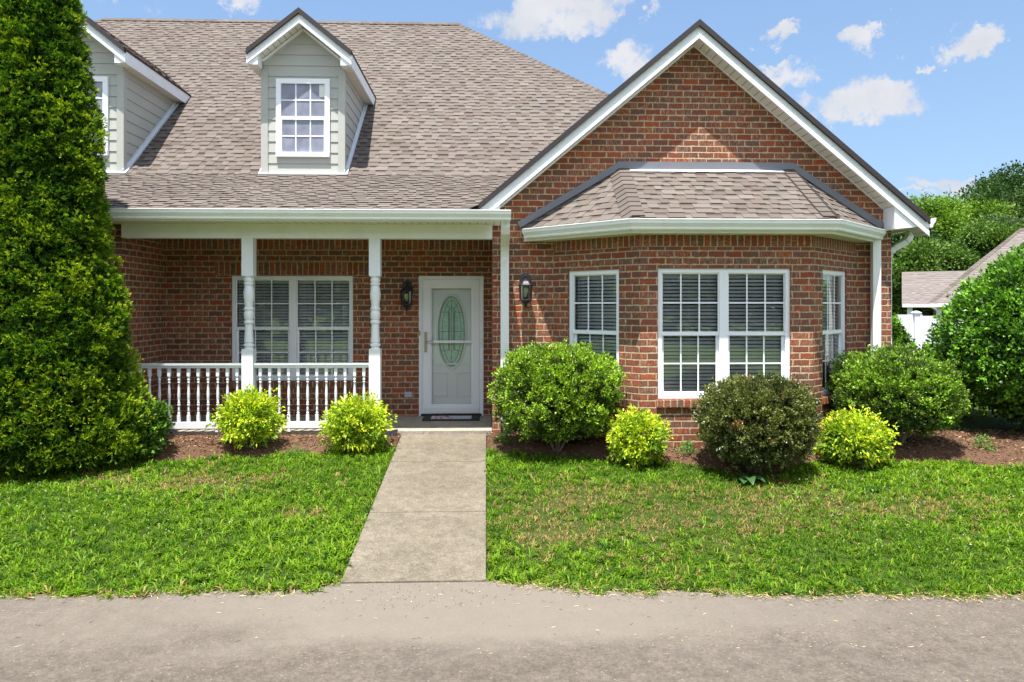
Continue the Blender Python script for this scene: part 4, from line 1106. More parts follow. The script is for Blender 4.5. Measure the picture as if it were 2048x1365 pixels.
# ---- small fittings
ob = MB(); ob.box(-1.205, -1.095, YP - .03, YP + .0, .345, .425); ob.box(-1.195, -1.155, YP - .036, YP - .03, .352, .418); ob.box(-1.145, -1.105, YP - .036, YP - .03, .352, .418)
part(ob, 'outlet_cover', ['outlet_grey'], bevel=.004)

# ---- wall lanterns
def lantern(x, yw, z, label, rz=0):
    e_ = empty('wall_lantern', (x, yw, z), label, 'lantern', 'black lanterns on the brick walls')
    L = lambda mb, name, mt, parent=e_, **k: (lambda o: (setattr(o, 'parent', parent), o)[1])(mb.build(name, mt, **k))
    b_ = MB()                                   # domed back plate
    N = 20; pts = [(.062 * math.cos(t), .02 + .085 * math.sin(t)) for t in np.linspace(0, math.pi, N)] + [(-.062, -.035), (-.03, -.06), (0, -.07), (.03, -.06), (.062, -.035)]
    f = [(a, -.022, c + .05) for a, c in pts]; k = [(a, -.001, c + .05) for a, c in pts]
    b_.face(f)
    for i in range(len(pts)): b_.face([f[i], f[(i + 1) % len(pts)], k[(i + 1) % len(pts)], k[i]])
    L(b_, 'back_plate', 'black_metal', bevel=.004)
    c = MB(); yc = -.105
    c.tube([(0, -.02, .05), (0, -.05, .10), (0, -.085, .125), (0, yc, .11), (0, yc, .075)], .008, 8)
    c.lathe([(.001, .085), (.018, .082), (.022, .065), (.045, .055), (.062, .03), (.078, .015), (.078, .006), (.066, .004), (.001, .004)], 0, yc, 6)
    for k_ in range(6):
        t = 2 * math.pi * k_ / 6; c.tube([(.064 * math.cos(t), yc + .064 * math.sin(t), .006), (.058 * math.cos(t), yc + .058 * math.sin(t), -.150)], .0075, 5)
    c.lathe([(.001, -.148), (.060, -.148), (.074, -.152), (.074, -.160), (.05, -.168), (.04, -.185), (.018, -.20), (.012, -.215), (.018, -.222), (.010, -.235), (.001, -.242)], 0, yc, 12)
    c.lathe([(.022, -.148), (.022, -.12), (.001, -.12)], 0, yc, 10)
    cg = L(c, 'cage', 'black_metal')
    gl = MB()
    for k_ in range(6):
        t0, t1 = 2 * math.pi * k_ / 6, 2 * math.pi * (k_ + 1) / 6
        gl.face([(.060 * math.cos(t0), yc + .060 * math.sin(t0), .004), (.060 * math.cos(t1), yc + .060 * math.sin(t1), .004), (.055 * math.cos(t1), yc + .055 * math.sin(t1), -.148), (.055 * math.cos(t0), yc + .055 * math.sin(t0), -.148)])
    L(gl, 'glass', 'lantern_glass')
    e_.scale = (1.24, 1.24, 1.16)
    bb = MB(); bb.lathe([(.001, -.012), (.016, -.02), (.026, -.045), (.024, -.07), (.014, -.09), (.013, -.12)], 0, yc, 12); L(bb, 'bulb', 'bulb', smooth=True)
    return e_
lantern(.515, YG, 1.955, 'black wall lantern on the sunlit brick between the white downspout and the bay window')
lantern(-1.163, YP, 1.90, 'black wall lantern in the porch shade beside the white front door')

# ---- doormat
dm = empty('doormat', (-.50, 10.60, .067), 'black doormat with a pale lettered centre in front of the white door', 'doormat')
mm = MB(); mm.box(-.41, .41, -.235, .235, .002, .014); o = mm.build('mat_border', 'mat_rubber', dm, bevel=.004)
m, gg, b, o_ = mat('mat_print')
uvn = gg.n('ShaderNodeTexCoord').outputs['Object']; x, y_, z_ = gg.sep(uvn)
nz = gg.noise(gg.comb(gg.m('MULTIPLY', x, 16.0), gg.m('MULTIPLY', y_, 7.0)), 1.0, 3)
c = gg.mix(gg.m('MULTIPLY', gg.rng(nz, .50, .56), gg.rng(gg.m('ABSOLUTE', gg.m('ADD', x, .12)), .10, .16, 1, 0)), (0.55, 0.57, 0.66), (0.55, 0.05, 0.04))
c = gg.mix(gg.m('MULTIPLY', gg.rng(gg.noise(gg.comb(gg.m('MULTIPLY', x, 45.0), gg.m('MULTIPLY', y_, 12.0)), 1.0, 2), .5, .55), gg.rng(gg.m('ABSOLUTE', y_), .05, .07, .65, 0)), c, (0.25, 0.27, 0.42))
gg.put(b.inputs['Base Color'], c); b.inputs['Roughness'].default_value = 0.9
mm = MB(); mm.box(-.29, .29, -.14, .14, .015, .0175); mm.build('mat_centre', 'mat_print', dm)

# ---- black plastic sheet by the porch corner
ps = MB(); N = 12
for i in range(N):
    for j in range(4):
        f = lambda a, b_: (-1.52 + .36 * a / N + .02 * b_ / 4, 9.36 + .20 * b_ / 4, .012 + .055 * (b_ / 4) + .020 * math.sin(a * .9 + b_) * (1 - .5 * b_ / 4) + .01)
        ps.face([f(i, j), f(i + 1, j), f(i + 1, j + 1), f(i, j + 1)])
o = ps.build('plastic_sheet', 'black_plastic', smooth=True)
sm = o.modifiers.new('thick', 'SOLIDIFY'); sm.thickness = .004
tag(o, 'crumpled black plastic sheet lying against the porch slab beside the walkway', 'plastic sheet')

# ================================================================== NEIGHBOURS AND FENCE
nh = empty('neighbour_house', (17.6, 30.3, -.62), 'distant brick house with tan shingle hip roof behind the white fence', 'house')
B0 = -.62; EZ = 1.78
nb = MB(); nb.box(19.0, 30, 30.8, 37.1, B0, EZ - .01); part(nb, 'wall', ['brick'], nh)
nb = MB(); RZ_ = 5.07
Pn = [(18.54, 30.3, EZ), (30.5, 30.3, EZ), (30.5, 37.54, EZ), (18.54, 37.54, EZ)]; ra, rb = (22.16, 33.92, RZ_), (26.9, 33.92, RZ_)
nb.face([Pn[0], Pn[1], rb, ra], [(18.5, 0), (30.5, 0), (26.9, 4.9), (22.2, 4.9)]); nb.face([Pn[1], Pn[2], rb], [(0, 0), (7.2, 0), (3.6, 4.9)]); nb.face([Pn[2], Pn[3], ra, rb], [(0, 0), (12, 0), (8.4, 4.9), (3.6, 4.9)]); nb.face([Pn[3], Pn[0], ra], [(37.5, 0), (30.3, 0), (33.9, 4.9)])
part(nb, 'roof', ['far_shingle'], nh)
cp = MB(); caps(cp, Pn[0], ra, (1, -.2, -.2), (-.2, 1, -.2), e=.2, seed=50); caps(cp, ra, rb, (0, -1, -.9), (0, 1, -.9), e=.2, seed=51); part(cp, 'ridge_cap', ['shingle'], nh)
wg = MB(); wg.face([(17.6, 30.25, EZ - .02), (21.2, 30.25, EZ - .02), (21.2, 32.0, 3.20), (17.6, 32.0, 3.20)], [(0, 0), (3.6, 0), (3.6, 2.2), (0, 2.2)])
wg.face([(21.2, 33.75, EZ), (17.6, 33.75, EZ), (17.6, 32.0, 3.20), (21.2, 32.0, 3.20)], [(0, 0), (3.6, 0), (3.6, 2.2), (0, 2.2)])
part(wg, 'porch_roof', ['far_shingle'], nh)
tr = MB(); tr.box(17.62, 18.9, 30.2, 30.32, EZ - .14, EZ - .01); tr.box(18.9, 30.5, 30.2, 30.32, EZ - .13, EZ + .01); tr.box(17.61, 17.67, 30.32, 33.7, EZ - .14, EZ - .02)
tr.face([(17.63, 30.35, EZ - .12), (17.63, 33.7, EZ - .12), (17.63, 32.0, 3.13)])
tr.face([(17.63, 30.35, EZ - .12), (19.2, 30.35, EZ - .12), (19.2, 33.7, EZ - .12), (17.63, 33.7, EZ - .12)])
part(tr, 'fascia', ['white_trim'], nh)
for x in (17.80, 18.86):
    p = MB(); p.box(x, x + .2, 30.45, 30.65, B0, EZ - .13); part(p, 'porch_post', ['white_trim'], nh, bevel=.01)
for x in (18.65, 19.5):
    ds_ = MB(); ds_.tube([(x, 30.25, EZ - .1), (x + .2, 30.3, EZ - .22), (x + .3, 30.45, EZ - .4), (x + .3, 30.5, B0)], .05, 8); part(ds_, 'downspout', ['gutter_white'], nh)
nh.rotation_euler = (0, 0, math.radians(-30))

fe = empty('vinyl_fence', (9.6, 16, -.1), 'white vinyl board fence with capped posts at the end of the side yard', 'fence')
bd = MB(); fx = 9.15; fy_ = 16.0; FZ = 1.50
r = random.Random(5)
while fx < 15.0:
    dz = -.03 if 9.75 < fx < 10.5 else 0
    bd.box(fx + .003, fx + .152, fy_, fy_ + .022, -.3, FZ + dz)
    fx += .155
for z in (.1, 1.35): bd.box(9.25, 15.0, fy_ + .022, fy_ + .06, z, z + .09)
part(bd, 'fence_board', ['fence_white'], fe, bevel=.003)
for x in (9.62, 10.62, 10.83, 12.9, 15.0):
    p = MB(); p.box(x - .062, x + .062, fy_ - .06, fy_ + .065, -.3, FZ + .03)
    p.box(x - .082, x + .082, fy_ - .08, fy_ + .085, FZ + .03, FZ + .05)
    p.face([(x - .08, fy_ - .078, FZ + .05), (x + .08, fy_ - .078, FZ + .05), (x + .03, fy_, FZ + .085), (x - .03, fy_, FZ + .085)]); p.face([(x - .08, fy_ + .083, FZ + .05), (x - .03, fy_ + .01, FZ + .085), (x + .03, fy_ + .01, FZ + .085), (x + .08, fy_ + .083, FZ + .05)])
    p.face([(x - .08, fy_ - .078, FZ + .05), (x - .03, fy_, FZ + .085), (x - .03, fy_ + .01, FZ + .085), (x - .08, fy_ + .083, FZ + .05)]); p.face([(x + .08, fy_ - .078, FZ + .05), (x + .08, fy_ + .083, FZ + .05), (x + .03, fy_ + .01, FZ + .085), (x + .03, fy_, FZ + .085)])
    part(p, 'fence_post', ['fence_white'], fe)

# ================================================================== PLANTS
def stems(root, n, r0, z0, z1, spread, rad=.012, seed=1, name='trunk'):
    rr = random.Random(seed); mb = MB()
    for k in range(n):
        a = rr.uniform(0, 6.28); q = rr.uniform(.4, 1) * spread
        p = [Vector((r0 * math.cos(a), r0 * math.sin(a), z0))]
        for i in range(1, 5):
            t = i / 4; p.append(Vector((r0 * math.cos(a) + q * math.cos(a) * t ** .8 + rr.uniform(-.03, .03), r0 * math.sin(a) + q * math.sin(a) * t ** .8 + rr.uniform(-.03, .03), z0 + (z1 - z0) * t)))
        mb.tube(p, rad, 6, rs=[rad * (1.3 - .22 * i) for i in range(5)])
        for _ in range(3):
            b0 = p[rr.choice((2, 3))]; d = Vector((rr.uniform(-1, 1), rr.uniform(-1, 1), rr.uniform(.1, .9))).normalized() * spread * .6
            mb.tube([b0, b0 + d * .5 + Vector((0, 0, .02)), b0 + d], rad * .4, 5, rs=[rad * .5, rad * .35, rad * .15])
    o = mb.build(name, 'bark', root); return o

def bush(name, loc, R, label, cat, n, leaf, tints, tip, per=8, lump=.07, lumpf=3.5, power=2.0, group=None, mt='leaf', seed=1, clipY=None,
         depth=.28, stem=True, tipfrac=.5, open_bottom=.0, dead=0.0, outward=1.0, stemz=None, droop=0.0, zexp=1.0, shape=None, sk=.6):
    """R = (rx, ry, rz): super-ellipsoid crown centred rz above loc"""
    rng = np.random.default_rng(seed)
    root = empty(name, loc, label, cat, group)
    R_ = np.array(R) - leaf * np.array([1.9, 1.9, 1.6]) * min(1, R[0] * 3); tw = 7 if n > 200 else 3; m = max(10, n // tw)
    d = unit(rng.normal(size=(m, 3)))
    se = (np.abs(d[:, 0]) ** power + np.abs(d[:, 1]) ** power + np.abs(d[:, 2]) ** power) ** (-1 / power)
    ln = 1 + lump * sinnoise(d, lumpf, seed) + lump * .6 * sinnoise(d, lumpf * 2.6, seed + 5) + .025 * rng.normal(size=m)
    dep = depth * rng.random(m) ** 1.5
    P = d * (se * ln * (1 - dep))[:, None] * R_
    nrm = unit(d / R_)
    patch = sinnoise(P, 4.5 / max(R), seed + 3) + .45 * sinnoise(P, 13 / max(R), seed + 4)
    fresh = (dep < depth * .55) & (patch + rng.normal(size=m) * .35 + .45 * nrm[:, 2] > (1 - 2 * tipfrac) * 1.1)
    holes = sinnoise(P, 10.0 / max(R), seed + 9) + .25 * rng.normal(size=m)
    keep = ~((holes > 1.05) & (dep < depth * .8))
    P, d, dep, nrm, fresh = P[keep], d[keep], dep[keep], nrm[keep], fresh[keep]; m = len(P)
    shade = rng.uniform(.75, 1.25, m); tsz = rng.uniform(.72, 1.25, m)
    # shoots of one tuft
    ts = leaf * 1.35
    Q = np.repeat(P, tw, 0) + rng.normal(size=(m * tw, 3)) * ts * .7 + np.repeat(nrm, tw, 0) * (rng.random((m * tw, 1)) ** 2 * ts * 1.2)
    stray = rng.random(m * tw) < (.016 if R[0] > .5 else .004)
    Q += stray[:, None] * (np.repeat(nrm, tw, 0) * .6 + np.array([0, 0, .7])) * rng.uniform(.5, 2.6, (m * tw, 1)) * leaf
    if shape is not None: Q[:, :2] *= shape(Q[:, 2] / R[2])[:, None]
    Q[:, 2] += R[2] + open_bottom
    k = Q[:, 2] > 0.01
    if clipY is not None: k &= (Q[:, 1] + loc[1]) < clipY
    k &= ~((Q[:, 2] < R[2] * .55 + open_bottom) & (sinnoise(Q, 9 / max(R), seed + 12) > .75))
    idx = np.repeat(np.arange(m), tw)[k]; Q = Q[k]; n = len(Q); zc = R[2]
    C = np.repeat(Q, per, 0); D = np.repeat(nrm[idx], per, 0) * outward + rng.normal(size=(n * per, 3)) * .7 + np.array([0, 0, .45])
    C = C + rng.normal(size=C.shape) * leaf * .42
    L = leaf * rng.uniform(.65, 1.25, n * per) * np.repeat(tsz[idx], per)
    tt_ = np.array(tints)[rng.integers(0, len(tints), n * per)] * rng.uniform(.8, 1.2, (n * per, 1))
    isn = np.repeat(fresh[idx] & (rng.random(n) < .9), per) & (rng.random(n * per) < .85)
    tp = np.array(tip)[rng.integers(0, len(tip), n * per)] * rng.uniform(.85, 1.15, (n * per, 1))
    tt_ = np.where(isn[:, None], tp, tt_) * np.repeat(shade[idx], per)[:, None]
    if dead > 0:
        dd = np.repeat((rng.random(m) < dead)[idx] & (rng.random(n) < .5), per); tt_ = np.where(dd[:, None], np.array([.36, .15, .07]) * rng.uniform(.6, 1.3, (n * per, 1)), tt_)
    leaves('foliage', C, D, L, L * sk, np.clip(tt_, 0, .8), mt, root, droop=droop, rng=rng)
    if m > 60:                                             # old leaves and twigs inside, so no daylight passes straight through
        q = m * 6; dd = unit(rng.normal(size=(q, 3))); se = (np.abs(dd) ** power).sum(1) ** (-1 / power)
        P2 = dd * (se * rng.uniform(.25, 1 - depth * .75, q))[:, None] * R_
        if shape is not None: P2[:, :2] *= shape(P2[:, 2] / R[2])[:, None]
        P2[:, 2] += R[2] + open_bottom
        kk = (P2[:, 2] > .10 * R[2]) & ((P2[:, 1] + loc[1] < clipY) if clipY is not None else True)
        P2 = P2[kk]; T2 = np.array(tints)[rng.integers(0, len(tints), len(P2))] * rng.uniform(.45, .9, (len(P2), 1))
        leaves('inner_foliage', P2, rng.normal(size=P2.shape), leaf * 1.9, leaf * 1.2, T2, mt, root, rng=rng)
    if stem: stems(root, 7, .04, -.06, (stemz or zc), min(R[0], R[1]) * .6, rad=.014, seed=seed)
    return root

G1 = [(.060, .125, .014), (.075, .15, .016), (.045, .10, .014)]
OL = [(.095, .13, .03), (.13, .14, .05)]
# clipped hollies by the walk, bay and corner
bush('holly_bush', (.86, 8.78, gz(.86, 8.78)), (.79, .66, .58), 'large rounded bright green holly bush between the downspout and the bay', 'bush', 10500, .029,
     G1 + OL, [(.30, .46, .03), (.24, .40, .025), (.38, .52, .05)], per=8, lump=.10, lumpf=4.0, power=2.25, mt='glossy_leaf', seed=101, open_bottom=.11, tipfrac=.60, clipY=9.5, depth=.3)
bush('holly_bush', (3.02, 8.02, gz(3.02, 8.02)), (.64, .54, .48), 'dense dark green clipped bush in front of the large bay window', 'bush', 10500, .025,
     [(.070, .095, .020), (.10, .12, .028), (.13, .13, .050), (.05, .075, .018)], [(.20, .23, .05), (.17, .20, .04), (.25, .25, .09)], per=8, lump=.05, lumpf=4.5, power=2.55, mt='glossy_leaf', seed=102, open_bottom=.12, tipfrac=.5, dead=.015, depth=.26)
bush('holly_bush', (4.98, 8.72, gz(4.98, 8.72)), (.79, .60, .50), 'spreading green holly bush at the right corner of the brick house', 'bush', 10500, .029,
     G1 + OL, [(.24, .40, .03), (.19, .34, .025), (.30, .44, .05)], per=8, lump=.11, lumpf=3.6, power=2.3, mt='glossy_leaf', seed=103, open_bottom=.14, tipfrac=.52, depth=.3)
# golden nandinas
YT = [(.58, .64, .035), (.68, .70, .05), (.46, .58, .03), (.52, .60, .04)]; YB_ = [(.22, .34, .03), (.15, .27, .025), (.30, .42, .03)]
for (x, y, R, lab, sd_, dead) in ((-2.86, 8.93, (.375, .35, .325), 'golden green nandina in front of the porch railing post', 201, .008),
                           (-1.575, 8.95, (.385, .35, .33), 'golden green nandina left of the walkway, with a few red leaves', 202, .02),
                           (1.74, 8.32, (.325, .30, .30), 'small golden nandina between the round green bush and the bay window', 203, .03),
                           (4.22, 8.20, (.40, .35, .31), 'golden nandina with brown leaves under the right bay window', 204, .035)):
    bush('nandina', (x, y, gz(x, y)), R, lab, 'shrub', 1600, .047, YB_, YT, per=7, lump=.06, lumpf=4, power=2.1, seed=sd_, open_bottom=.0, tipfrac=.80, dead=dead, depth=.42, stemz=.3, group='golden nandinas in the mulch bed', droop=.22, outward=1.25, sk=.46)
bush('laurel_shrub', (-3.93, 8.60, gz(-3.93, 8.60)), (.235, .22, .33), 'small mid green shrub tucked beside the tall conifer and the railing', 'shrub', 1000, .044, G1, [(.14, .28, .03), (.18, .33, .04)], per=7, lump=.14, lumpf=4, seed=205, tipfrac=.5, depth=.5)
# large broadleaf holly at the right edge
bush('broadleaf_holly', (7.62, 9.40, gz(7.6, 9.4)), (1.50, 1.25, 1.27), 'very large rounded holly with broad glossy leaves at the right edge', 'bush', 13500, .055,
     [(.055, .135, .020), (.07, .16, .024), (.045, .11, .018)], [(.17, .36, .03), (.22, .42, .035), (.13, .30, .025)], per=6, lump=.055, lumpf=4.5, power=2.3, mt='glossy_leaf', seed=106, open_bottom=.03, tipfrac=.56, depth=.2,
     shape=lambda t: np.clip(1.0 - .42 * np.maximum(t, 0) ** 1.3, .2, 1), sk=.55)
# side yard shrubs
bush('laurel_shrub', (7.30, 13.2, -.05), (.66, .7, .86), 'conical bright green shrub beyond the house corner in front of the fence', 'shrub', 3600, .055, G1, [(.22, .40, .04), (.17, .34, .03)], per=7, lump=.10, seed=107, tipfrac=.6, shape=lambda t: np.clip(.85 - .45 * t, .15, 1.4))
bush('low_hedge', (6.95, 11.2, -.02), (1.25, .55, .55), 'low green hedge behind the corner bush beside the side yard', 'hedge', 3400, .045, G1, [(.24, .42, .04), (.30, .46, .05)], per=7, lump=.10, lumpf=6, seed=108, tipfrac=.7, power=2.8)

# hosta leaves under the dark bush
hs = empty('hosta_plant', (2.78, 7.72, float(gz(2.78, 7.72))), 'broad dark leaves of a low plant at the foot of the dark clipped bush', 'plant')
rng = np.random.default_rng(5); mbh = MB()
for k in range(9):
    a = rng.uniform(-2.6, -.3) if k < 6 else rng.uniform(0, 6.28); L = rng.uniform(.12, .19); wd = L * .62; up_a = rng.uniform(.1, .9)
    d = Vector((math.cos(a), math.sin(a), 0)); s_ = Vector((-d.y, d.x, 0)); p0 = d * .04 + Vector((0, 0, .05)); prev = None
    for i in range(7):
        t = i / 6; c = p0 + d * (L * t) + Vector((0, 0, up_a * L * t - 1.1 * up_a * L * t * t)); ww = wd * math.sin(math.pi * min(.98, .12 + .86 * t)) * .5
        cur = (c - s_ * ww + Vector((0, 0, ww * .35)), c, c + s_ * ww + Vector((0, 0, ww * .35)))
        if prev:
            for q in (0, 1): mbh.face([prev[q], prev[q + 1], cur[q + 1], cur[q]], tint=(.05, .12, .035))
        prev = cur
mbh.build('leaf_rosette', 'glossy_leaf', hs, smooth=True)
# weeds in the mulch
wi = 0
for (x, y, s_, lab) in ((.22, 8.98, .10, 'low weed at the foot of the downspout beside the walkway'), (-2.25, 8.72, .07, 'small weed in the mulch between the two left nandinas'),
                        (3.93, 8.52, .13, 'light green weed at the right foot of the bay wall'), (5.9, 8.45, .10, 'small weed in the mulch in front of the large right holly'),
                        (2.35, 8.5, .09, 'patch of weed on the mulch under the bay window')):
    wi += 1
    bush('weed', (x, y, float(gz(x, y)) - .01), (s_, s_, s_ * .6), lab, 'weed', 70, .035, [(.10, .22, .04), (.14, .28, .05)], [(.18, .34, .06)], per=5, seed=300 + wi, stem=False, depth=.8, sk=.35)

# ---- tall conifer at the left
def conifer(loc, label):
    rng = np.random.default_rng(77); root = empty('arborvitae', loc, label, 'tree')
    zt = np.array([-.1, .05, .35, .9, 1.7, 2.45, 3.6, 5.1, 6.2, 7.0]); rt = np.array([1.0, 1.24, 1.31, 1.18, 1.01, .83, .78, .54, .24, .0])
    ry = .56; m = 5600
    z = rng.uniform(0, 6.6, m * 3); ang = rng.uniform(0, 2 * math.pi, m * 3)
    keep = (rng.random(m * 3) < np.interp(z, zt, rt) / 1.6) & ((np.sin(ang) < .4) | (rng.random(m * 3) < .5)); z, ang = z[keep][:m], ang[keep][:m]; m = len(z)
    R = np.interp(z, zt, rt); Q = np.stack([np.cos(ang) * 1.3, np.sin(ang) * 1.3, z], 1)
    l1 = sinnoise(Q, 3.2, 1); l2 = sinnoise(Q, 8.5, 2)
    dep = rng.random(m) ** 1.3 * .24
    rr = R * (1 + .075 * l1 + .05 * l2 - dep)
    P = np.stack([np.cos(ang) * rr, np.sin(ang) * rr * ry, z + .03], 1)
    out = unit(np.stack([np.cos(ang), np.sin(ang) / ry, .35 + .2 * rng.normal(size=m)], 1))
    ok = ~((P[:, 2] < .6) & (P[:, 0] < -.05) & (rng.random(m) < .8))
    P, out, dep, l2 = P[ok], out[ok], dep[ok], l2[ok]; m = len(P)
    # each tuft: a dome of flat fan sprays
    sp = 15; n = m * sp
    tr_ = np.repeat(rng.uniform(.07, .13, m), sp)
    o_ = np.repeat(out, sp, 0); v = unit(rng.normal(size=(n, 3)) + o_ * 1.1)
    rad = tr_ * rng.uniform(.55, 1.0, n)
    S_ = np.repeat(P, sp, 0) + v * rad[:, None] * np.array([1, 1, .8])
    k = (S_[:, 2] > .015) & (S_[:, 1] + loc[1] < 9.5) & ~((S_[:, 2] > 2.5) & (S_[:, 1] + loc[1] > 8.97))
    S_, v, o_, rad, tr_ = S_[k], v[k], o_[k], rad[k], tr_[k]; idx = np.repeat(np.arange(m), sp)[k]; n = len(S_)
    dirv = unit(v * .8 + o_ * .5 + np.array([0, 0, .35]) + rng.normal(size=(n, 3)) * .25)
    per = 10
    side = unit(np.cross(dirv, rng.normal(size=(n, 3)) + np.array([0, 0, .6])))
    a = np.linspace(-1.0, 1.0, per)[None, :] + rng.normal(size=(n, per)) * .12
    D = dirv[:, None, :] * np.cos(a)[..., None] + side[:, None, :] * np.sin(a)[..., None] + rng.normal(size=(n, per, 3)) * .14
    C = S_[:, None, :] + D * rng.uniform(0, .02, (n, per, 1))
    L = (.034 * rng.uniform(.7, 1.3, (n, per)) * (1 - .25 * np.abs(a))).reshape(-1)
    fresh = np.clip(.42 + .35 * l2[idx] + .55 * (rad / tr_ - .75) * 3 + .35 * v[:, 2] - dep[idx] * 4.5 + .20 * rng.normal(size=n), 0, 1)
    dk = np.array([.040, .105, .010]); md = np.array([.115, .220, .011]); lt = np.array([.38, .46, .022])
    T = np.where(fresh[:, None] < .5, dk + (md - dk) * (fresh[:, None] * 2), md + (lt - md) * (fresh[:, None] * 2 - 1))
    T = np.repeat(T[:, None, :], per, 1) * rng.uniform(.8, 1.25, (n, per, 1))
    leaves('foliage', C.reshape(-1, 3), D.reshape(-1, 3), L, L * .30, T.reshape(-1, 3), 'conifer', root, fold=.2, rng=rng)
    # inner twig mass: coarse dark sprays so the crown is not hollow
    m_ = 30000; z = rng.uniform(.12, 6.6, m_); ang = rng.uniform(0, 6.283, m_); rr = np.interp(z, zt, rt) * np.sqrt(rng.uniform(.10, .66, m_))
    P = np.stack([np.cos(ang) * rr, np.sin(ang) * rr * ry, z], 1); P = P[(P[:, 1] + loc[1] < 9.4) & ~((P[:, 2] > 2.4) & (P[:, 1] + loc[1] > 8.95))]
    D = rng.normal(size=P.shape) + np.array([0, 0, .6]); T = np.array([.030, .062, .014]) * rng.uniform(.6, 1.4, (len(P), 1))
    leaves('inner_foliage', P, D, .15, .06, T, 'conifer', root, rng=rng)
    mb = MB(); mb.tube([(0, 0, -.15), (.02, 0, 1), (-.02, 0, 3), (0, 0, 6)], .12, 10, rs=[.15, .12, .08, .02]); mb.build('trunk', 'bark', root, smooth=True)
conifer((-5.22, 8.42, float(gz(-5.22, 8.42))), 'tall dense arborvitae with yellow-green tips at the left edge of the lawn')

# ---- background trees
def tree(loc, H, R, label, seed, tints, leaf=.30, n=1500, per=9, trunk=True, squash=1.0, group='trees beyond the neighbour house'):
    rng = np.random.default_rng(seed); root = empty('broadleaf_tree', loc, label, 'tree', group)
    nb_ = 26; cen = []
    for k in range(nb_):
        a = rng.uniform(0, 6.28); t = rng.random(); zz = H * (.22 + .70 * t); q = R * math.sqrt(max(.05, 1 - ((t - .42) / .62) ** 2)) * rng.uniform(.25, .88)
        cen.append((q * math.cos(a), q * math.sin(a), zz, R * rng.uniform(.24, .42)))
    cen.append((0, 0, H * .9, R * .3)); cen = np.array(cen)
    idx = rng.integers(0, len(cen), n); d = unit(rng.normal(size=(n, 3))); dep = rng.random(n) ** 2 * .6
    P = cen[idx, :3] + d * (cen[idx, 3] * (1 - dep) * (1 + .18 * sinnoise(d * 2 + cen[idx, :3], 3.0, seed)))[:, None] * np.array([1, 1, .75 * squash])
    C = np.repeat(P, per, 0) + rng.normal(size=(n * per, 3)) * leaf * .8
    D = np.repeat(d, per, 0) + rng.normal(size=(n * per, 3)) * .8 + np.array([0, 0, .2])
    bt = np.array(tints)[rng.integers(0, len(tints), len(cen))]
    T = np.repeat(bt[idx], per, 0) * rng.uniform(.7, 1.35, (n * per, 1)) * np.repeat(1.0 + .25 * rng.normal(size=(n, 1)) * .6, per, 0)
    leaves('crown', C, D, leaf * rng.uniform(.6, 1.2, n * per), leaf * .5, np.clip(T, .005, .6), 'leaf', root, rng=rng)
    mb = MB(); mb.tube([(0, 0, -.5), (.1, 0, H * .3), (-.1, .1, H * .6), (0, 0, H * .85)], .2, 9, rs=[R * .09, R * .07, R * .04, R * .01])
    for k in range(9):
        c = cen[k]; mb.tube([(0, 0, H * .25 + k * H * .03), (c[0] * .5, c[1] * .5, c[2] * .75), (c[0], c[1], c[2])], .1, 6, rs=[R * .035, R * .022, R * .006])
    mb.build('trunk', 'bark', root)
    return root
DKT = [(.045, .095, .018), (.06, .115, .022), (.038, .078, .018)]; MDT = [(.085, .155, .022), (.11, .19, .03)]; LTT = [(.20, .31, .03), (.16, .27, .028), (.13, .22, .028)]; GRT = [(.11, .155, .055), (.09, .14, .05)]
GB = -.9
for i, (x, y, H, R, ti, lab) in enumerate((
    (38.8, 52, 12.9, 5.0, DKT, 'tall dark green tree at the far right, its crown cut by the photo edge'),
    (41.2, 58, 13.2, 4.4, DKT, 'tall dark green tree standing behind the yellow-green trees against the sky'),
    (31.2, 50, 10.0, 3.4, LTT, 'bright yellow-green tree beside the gable end of the roof'),
    (34.6, 50, 10.2, 3.0, LTT, 'light green tree between the yellow-green tree and the dark ones'),
    (33.6, 46, 8.4, 3.0, GRT, 'grey-green tree above the neighbour roof'),
    (27.6, 46, 8.2, 3.0, DKT, 'dark green tree right behind the house corner'),
    (30.8, 44, 7.6, 3.0, MDT, 'mid green tree left of the neighbour porch roof'),
    (24.6, 40, 6.2, 2.6, MDT, 'low green tree just behind the corner downspout'),
    (33.0, 41, 6.4, 2.8, MDT, 'mid green tree directly above the neighbour porch roof'),
    (28.0, 37.5, 5.0, 2.4, DKT, 'low dark tree left of the neighbour porch'),
    (50.0, 50, 13.0, 5.5, DKT, 'dark tree beyond the right edge behind the neighbour house'),
    (14.5, 50, 7.5, 4.0, MDT, 'tree behind the brick house, seen only past its right side'),
    (19.0, 44, 6.5, 3.2, DKT, 'lower dark tree behind the brick house, seen only past its right side'),
    (24.0, 52, 8.5, 4.0, DKT, 'dark tree hidden behind the brick house'),)):
    tree((x, y, GB), H, R, lab, 400 + i, ti, leaf=.22 if y < 48 else .26, n=4600, per=8)
# trees and lawn on the other side of the street (seen only as reflections in the windows)
proto = None
for i, (x, s_) in enumerate(((-24, 1.0), (-13, 1.15), (-4, .9), (5, 1.2), (14, 1.0), (24, 1.1))):
    if proto is None:
        proto = tree((x, -26, -.5), 9.5, 5.0, 'broad green tree on the far side of the street', 450, MDT, leaf=.55, n=2600, per=6, group='trees across the street')
    else:
        c = proto.copy(); S.collection.objects.link(c); c['label'] = 'broad green tree across the street, number %s along the row from the west' % ['', 'two', 'three', 'four', 'five', 'six'][i]; c.location = (x, -26 - (i % 2) * 3, -.5); c.scale = (s_, s_, s_); c.rotation_euler = (0, 0, i * 1.3)
        for ch in proto.children:
            q = ch.copy(); S.collection.objects.link(q); q.parent = c

